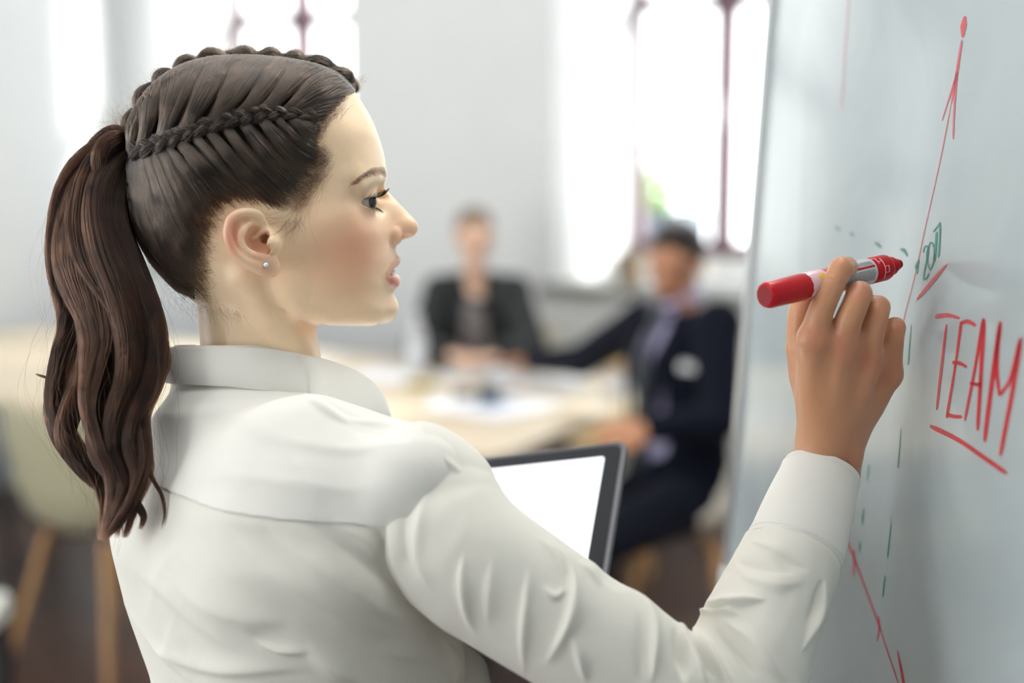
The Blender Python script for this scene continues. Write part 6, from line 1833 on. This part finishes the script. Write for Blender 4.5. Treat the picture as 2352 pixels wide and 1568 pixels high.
# ================================================================ the two people at the table
def hand_at(V, wrist, tip_dir, up, side, k=.004, curl=.35, sc_=1.0):
    """palm, four fingers and a thumb from the wrist"""
    d = np.asarray(tip_dir, float); d /= np.linalg.norm(d); u = np.asarray(up, float); u = u - d * u.dot(d); u /= np.linalg.norm(u); w = np.cross(d, u) * side
    wr = np.asarray(wrist, float)
    V.ell(wr + d * .045 * sc_, np.array([.050, .040, .016]) * sc_, k=.012, M=[d, w, u])
    for i, L_ in enumerate((.068, .078, .072, .056)):
        b = wr + d * .082 * sc_ + w * (.028 - .0185 * i) * sc_
        dn = -u
        p1 = b + d * L_ * .5 * sc_; p2 = p1 + (d * (1 - curl) + dn * curl) * L_ * .5 * sc_
        V.chain([b - d * .01, p1, p2], np.array([.0098, .0088, .0072]) * sc_, k=k)
    V.chain([wr + d * .025 * sc_ + w * .030 * sc_, wr + d * .060 * sc_ + w * .058 * sc_, wr + d * .088 * sc_ + w * .060 * sc_], np.array([.013, .0105, .0085]) * sc_, k=k * 1.5)

def head_at(V, c, fdir, h=.225):
    """head with brow, nose, lips, chin and ears looking along fdir"""
    f = np.asarray(fdir, float); f /= np.linalg.norm(f); l = np.cross([0, 0, 1.0], f); l /= np.linalg.norm(l); u = np.cross(f, l)
    s = h / .225; P = lambda a, b, z: c + (f * a + l * b + u * z) * s
    V.ell(P(-.012, 0, .030), np.array([.092, .074, .080]) * s, k=.02, M=[f, l, u])
    V.ell(P(.030, 0, -.020), np.array([.058, .060, .078]) * s, k=.03, M=[f, l, u])
    V.ell(P(.052, 0, -.088), np.array([.028, .030, .022]) * s, k=.025, M=[f, l, u])
    for b in (1, -1):
        V.ell(P(.062, b * .032, -.005), np.array([.014, .016, .011]) * s, k=.008, mode='d', M=[f, l, u])
        V.ell(P(.060, b * .032, -.006), np.array([.011, .012, .010]) * s, k=.004, M=[f, l, u])
        V.ell(P(-.008, b * .076, -.012), np.array([.018, .007, .030]) * s, k=.006, M=[f, l, u])
    V.chain([P(.082, 0, .004), P(.104, 0, -.032)], np.array([.010, .013]) * s, k=.010)
    V.chain([P(.074, -.020, -.062), P(.086, 0, -.060), P(.074, .020, -.062)], np.array([.005, .008, .005]) * s, k=.006)
    V.chain([P(.076, -.018, -.066), P(.086, 0, -.0645), P(.076, .018, -.066)], np.array([.0012, .0016, .0012]) * s, k=.001, mode='d')
    return P, f, l, u
m_sk2 = mat('skin_fair', srgb(236, 196, 170), rough=.5, sss=.2, sssr=(.01, .004, .002), noise=.1, nscale=40); m_sk3 = mat('skin_tan', srgb(190, 134, 100), rough=.5, sss=.2, sssr=(.01, .004, .002), noise=.1, nscale=40)
def glasses(P, f, l, u, mt, parent, s=1.0):
    g = None
    for b in (1, -1):
        a = np.linspace(0, 2 * math.pi, 25)
        t = tube('glasses_rim', [P(.084, b * .034 + .026 * math.cos(q), -.006 + .019 * math.sin(q)) for q in a], .0022, mt, parent, n=6)
        tube('temple', [P(.084, b * .060, -.002), P(.0, b * .080, 0.0), P(-.02, b * .078, -.012)], .002, mt, parent, n=6)
    tube('bridge', [P(.084, -.008, -.004), P(.094, 0, 0), P(.084, .008, -.004)], .002, mt, parent, n=6)
def build(V, name, mt, parent, sm=2):
    v, q = V.mesh(smooth=sm); return mesh_np(name, v, q, mt, parent)

# --- seated woman in the grey cardigan
sr = RM((.40, -.42, 0)); p2 = tag(empty('person', tuple(sr)), 'seated woman in a dark grey cardigan and glasses with hands on the table', 'person')
D2 = 5.5
hc2 = at(1090, 546, D2); 
hipz = np.array([hc2[0], hc2[1] + .06, .50])
sh2 = [at(1008, 662, D2 + .06), at(1184, 662, D2 - .06)]           # image left, image right
el2 = [at(962, 796, D2 - .08), at(1222, 796, D2 - .20)]
wr2 = [at(1036, 815, D2 - .30), at(1140, 818, D2 - .34)]
for w in wr2: w[2] = max(w[2], TZ + .034)
HB = Vol(np.minimum(hc2, hipz) + np.array([-.45, -.50, -.1]), hc2 + np.array([.45, .35, .2]), .006)
fd2 = np.array([.10, -1, -.18])
P2, f2, l2, u2 = head_at(HB, hc2, fd2, .215)
HB.chain([hc2 + np.array([0, .02, -.06]), hc2 + np.array([0, .045, -.17]), hc2 + np.array([0, .05, -.30])], [.040, .043, .06], k=.012)
for i, sd in ((0, -1), (1, 1)):
    HB.chain([hc2 + np.array([0, .05, -.26]), sh2[i], el2[i], wr2[i]], [.03, .034, .030, .022], k=.015)
    hand_at(HB, wr2[i], np.array([.55 * -sd, -.7, -.05]), np.array([0, 0, 1.0]), sd, sc_=.92)
build(HB, 'body', m_sk2, p2)
CV = Vol(np.array([hc2[0] - .45, hc2[1] - .45, .44]), np.array([hc2[0] + .45, hc2[1] + .30, hc2[2] - .05]), .007)
ch2 = hc2 + np.array([0, .05, -.36])
ax2 = np.array([[1.0, -.1, 0], [.1, 1, 0], [0, 0, 1]])
CV.ell(ch2, (.160, .105, .17), k=.03); CV.ell(ch2 + np.array([0, .02, -.24]), (.150, .115, .19), k=.05)
for i in (0, 1):
    CV.chain([ch2 + np.array([0, 0, .10]), sh2[i] + np.array([0, 0, -.020])], [.055, .050], k=.03)
    CV.chain([hc2 + np.array([0, .065, -.165]), sh2[i] + np.array([0, 0, .0])], [.040, .050], k=.03)
    CV.chain([sh2[i] + np.array([0, 0, -.012]), el2[i]], [.058, .060], k=.03); CV.chain([el2[i], wr2[i] + (el2[i] - wr2[i]) * .10], [.058, .042], k=.012)
CV.chain([hc2 + np.array([0, .03, -.11]), hc2 + np.array([0, -.03, -.20])], [.056, .044], k=.015, mode='d')
card = build(CV, 'cardigan', mat('charcoal_knit', srgb(40, 44, 46), rough=.95, sheen=.05, bump=.5, bscale=220, noise=.25, nscale=50), p2)
# striped top in the opening
ST_ = Vol(ch2 + np.array([-.16, -.20, -.34]), ch2 + np.array([.16, .08, .17]), .006)
ST_.ell(ch2 + np.array([0, -.020, -.02]), (.088, .098, .185), k=.02); ST_.ell(ch2 + np.array([0, -.010, -.20]), (.085, .115, .13), k=.03)
ST_.chain([hc2 + np.array([0, .02, -.15]), hc2 + np.array([0, -.06, -.21])], [.050, .048], k=.02, mode='d')
v, q = ST_.mesh(smooth=2)
strp = np.where((np.sin(v[:, 2] * 2 * math.pi / .030) > .2)[:, None], np.array(srgb(150, 142, 140)), np.array(srgb(92, 86, 88)))
mesh_np('striped_top', v, q, mat('striped_knit', attr='col', rough=.9), p2, attrs={'col': strp})
HR = Vol(hc2 - .16, hc2 + .17, .006)
s2 = .215 / .225
HR.ell(P2(-.020, 0, .040), (.094 * s2, .080 * s2, .082 * s2), k=.01, M=[f2, l2, u2]); HR.ell(P2(-.105, 0, .05), (.04, .045, .04), k=.015)
HR.ell(P2(.075, 0, -.050), (.075, .064, .092), k=.012, mode='d', M=[f2, l2, u2])
build(HR, 'hair', mat('dark_blond_hair', srgb(126, 104, 84), rough=.6, noise=.35, nscale=120, stretch=(1, 1, .2)), p2)
glasses(P2, f2, l2, u2, mat('dark_frame', srgb(54, 46, 46), rough=.3), p2)
for b in (1, -1):
    ell_c = P2(.074, b * .032, -.006)
    lathe('eye', [(.001, -.003), (.008, 0), (.006, .004), (.001, .006)], mat('dark_eye', srgb(46, 34, 28), rough=.1), p2, Fr(ell_c, l2, u2, f2), 12)
tube('lips', [P2(.074, -.022, -.064), P2(.086, 0, -.063), P2(.074, .022, -.064)], [.002, .0058, .002], mat('lip_rose', srgb(186, 112, 104), rough=.4), p2, n=8)
TR2 = Vol(np.array([hc2[0] - .35, hc2[1] - .55, .0]), np.array([hc2[0] + .35, hc2[1] + .30, .66]), .010)
for b in (1, -1):
    TR2.chain([hipz + np.array([b * .09, .03, .03]), hipz + np.array([b * .10, -.36, .01]), hipz + np.array([b * .10, -.36, -.42])], [.085, .062, .045], k=.02)
TR2.op(lambda X, Y, Z: .015 - Z + 0 * X + 0 * Y, TR2.lo, TR2.lo + 3, .004, 'i')
build(TR2, 'trousers', m_trs, p2)

# --- man in the navy suit
mr_ = RM((1.62, -1.38, 0)); p3 = tag(empty('person', tuple(mr_)), 'man in a navy suit and glasses with a dark tie sitting at the table end', 'person')
D3 = 4.25
hc3 = at(1552, 604, D3); fd3 = np.array([-.45, -.85, -.10])
sh3 = [at(1478, 738, 4.42), at(1652, 742, 4.12)]
el3 = [at(1335, 828, 4.70), at(1652, 965, 4.02)]
wr3 = [at(1215, 828, 5.02), at(1490, 985, 3.98)]
wr3[0][2] = max(wr3[0][2], TZ + .04)
hip3 = at(1560, 1120, 4.30); hip3[2] = .53
kn3 = [at(1345, 1075, 4.10), at(1372, 1105, 3.86)]
HB = Vol(np.array([-.25, 3.55, .45]), np.array([.85, 5.35, 1.45]), .007)
P3, f3, l3, u3 = head_at(HB, hc3, fd3, .232)
nb3 = (sh3[0] + sh3[1]) / 2
HB.chain([hc3 + np.array([.01, .02, -.06]), nb3 + np.array([0, 0, .05]), nb3 + np.array([0, .02, -.06])], [.058, .060, .06], k=.02)
for i, sd, dr, up in ((0, 1, wr3[0] - el3[0], (0, 0, 1.0)), (1, -1, wr3[1] - el3[1], (.2, -.5, .8))):
    HB.chain([nb3 + np.array([0, .02, -.04]), sh3[i], el3[i], wr3[i]], [.04, .04, .034, .026], k=.015)
    hand_at(HB, wr3[i], dr, np.array(up), sd, sc_=1.05)
build(HB, 'body', m_sk3, p3)
m_navy = mat('navy_wool', srgb(6, 12, 28), rough=.9, sheen=.02, spec=.2, noise=.15, nscale=60)
JV = Vol(np.array([-.10, 3.60, .42]), np.array([.95, 5.05, 1.36]), .008)
ch3 = nb3 * .72 + hip3 * .28; be3 = nb3 * .30 + hip3 * .70
lat = sh3[1] - sh3[0]; lat /= np.linalg.norm(lat); spn = nb3 - hip3; spn /= np.linalg.norm(spn); fro = np.cross(lat, spn); fro *= np.sign(-fro[1])
MB = [lat, fro, spn]
JV.ell(ch3, (.185, .125, .19), k=.03, M=MB); JV.ell(be3, (.170, .130, .19), k=.05, M=MB); JV.ell(hip3 + np.array([0, 0, .02]), (.19, .15, .13), k=.05, M=MB)
for i in (0, 1):
    JV.chain([ch3 + spn * .10, sh3[i] - spn * .01], [.065, .066], k=.03)
    JV.chain([sh3[i], el3[i]], [.068, .056], k=.02); JV.chain([el3[i], wr3[i] + (el3[i] - wr3[i]) * .10], [.054, .042], k=.012)
# open front: a V cut
JV.chain([nb3 + fro * .12 + spn * .06, ch3 + fro * .150 - lat * .02, be3 + fro * .165 - lat * .03, hip3 + fro * .18 - lat * .03], [.070, .074, .062, .045], k=.012, mode='d')
build(JV, 'jacket', m_navy, p3)
SVm = Vol(np.array([.1, 3.75, .5]), np.array([.85, 4.75, 1.36]), .007)
SVm.ell(ch3 + fro * .012, (.150, .118, .17), k=.03, M=MB); SVm.ell(be3 + fro * .012, (.145, .124, .19), k=.05, M=MB)
SVm.chain([nb3 + spn * .02, nb3 + spn * .075], [.064, .061], k=.02)
build(SVm, 'dress_shirt', mat('lilac_cotton', srgb(168, 164, 196), rough=.8, noise=.1, nscale=40), p3)
m_tie = mat('dark_green_silk', srgb(38, 48, 52), rough=.5)
tpts = [nb3 + fro * .072 + spn * .055, ch3 + fro * .139 + spn * .05, ch3 + fro * .144 - spn * .06, be3 + fro * .150, be3 + fro * .152 - spn * .10]
tp = cspline(np.array(tpts), 24); tw = np.interp(np.linspace(0, 1, 24), [0, .1, .12, .9, 1], [.022, .024, .018, .036, .004])
V = np.concatenate([tp - lat * tw[:, None] + fro * .000, tp + fro * .008, tp + lat * tw[:, None], tp - fro * .012]); n = 24
pyd('necktie', V, [((a * n) + i, (a * n) + i + 1, (((a + 1) % 4) * n) + i + 1, (((a + 1) % 4) * n) + i) for a in range(4) for i in range(n - 1)], m_tie, p3, smooth=True)
# lapels, collar points, pocket square
for b in (1, -1):
    A = [nb3 + lat * b * .062 + spn * .05 + fro * .05, ch3 + lat * b * .115 + fro * .126 + spn * .06, ch3 + lat * b * .088 + fro * .140 - spn * .04, be3 + lat * (b * .035 - .02) + fro * .152, ch3 + lat * b * .050 + fro * .150 + spn * .04]
    o = pyd('lapel', A, [(0, 1, 2, 3, 4)], m_navy, p3); md = o.modifiers.new('thick', 'SOLIDIFY'); md.thickness = .006
    o = pyd('shirt_collar', [nb3 + spn * .095 + lat * b * .040 + fro * .045, nb3 + spn * .085 + fro * .068, nb3 + spn * .035 + lat * b * .035 + fro * .088, nb3 + spn * .06 + lat * b * .062 + fro * .05], [(0, 1, 2, 3)], MATS['lilac_cotton'], p3); md = o.modifiers.new('thick', 'SOLIDIFY'); md.thickness = .004
psq = at(1580, 842, 4.045)
o = pyd('pocket_square', [psq + lat * a + spn * b + fro * c for a, b, c in ((-.030, -.010, 0), (.030, -.012, -.003), (.026, .014, .003), (.006, .008, .006), (-.010, .018, .006), (-.026, .008, .003))], [(0, 1, 2, 3, 4, 5)], mat('white_silk', srgb(226, 226, 230), rough=.6), p3); md = o.modifiers.new('thick', 'SOLIDIFY'); md.thickness = .01
HR = Vol(hc3 - .17, hc3 + .18, .006); s3 = .232 / .225
HR.ell(P3(-.018, 0, .040), (.096 * s3, .082 * s3, .086 * s3), k=.01, M=[f3, l3, u3]); HR.ell(P3(.030, .01, .100), (.055, .055, .022), k=.015, M=[f3, l3, u3])
HR.ell(P3(.080, 0, -.040), (.085, .066, .098), k=.010, mode='d', M=[f3, l3, u3]); HR.ell(P3(0, 0, -.13), (.12, .12, .07), k=.01, mode='d')
build(HR, 'hair', mat('black_brown_hair', srgb(42, 32, 30), rough=.55, noise=.3, nscale=120, stretch=(1, 1, .3)), p3)
BD = Vol(hc3 - .16, hc3 + .12, .006)
BD.ell(P3(.048, 0, -.082), (.040, .042, .036), k=.02, M=[f3, l3, u3]); BD.ell(P3(.080, 0, -.050), (.030, .030, .028), k=.006, mode='d')
build(BD, 'beard', mat('short_beard', srgb(110, 78, 58), rough=.8), p3)
glasses(P3, f3, l3, u3, mat('navy_frame', srgb(34, 38, 62), rough=.3), p3)
for b in (1, -1):
    lathe('eye', [(.001, -.003), (.008, 0), (.006, .004), (.001, .006)], MATS['dark_eye'], p3, Fr(P3(.076, b * .033, -.006), l3, u3, f3), 12)
tube('lips', [P3(.077, -.022, -.066), P3(.089, 0, -.065), P3(.077, .022, -.066)], [.002, .0055, .002], mat('lip_brown', srgb(150, 88, 76), rough=.4), p3, n=8)
TM = Vol(np.array([-.1, 3.5, .0]), np.array([.8, 4.7, .72]), .010)
for k_, b in ((0, -1), (1, 1)):
    h = hip3 + lat * b * .09; kk = kn3[k_].copy(); kk[2] = .50; ft_ = kk + np.array([-.02, .02, -.44])
    TM.chain([h, kk, ft_], [.095, .068, .050], k=.02)
    TM.chain([ft_ + np.array([0, 0, -.01]), ft_ + np.array([-.13, -.10, -.02])], [.038, .03], k=.015)
TM.op(lambda X, Y, Z: .012 - Z + 0 * X + 0 * Y, TM.lo, TM.lo + 3, .004, 'i')
build(TM, 'trousers', m_navy, p3)
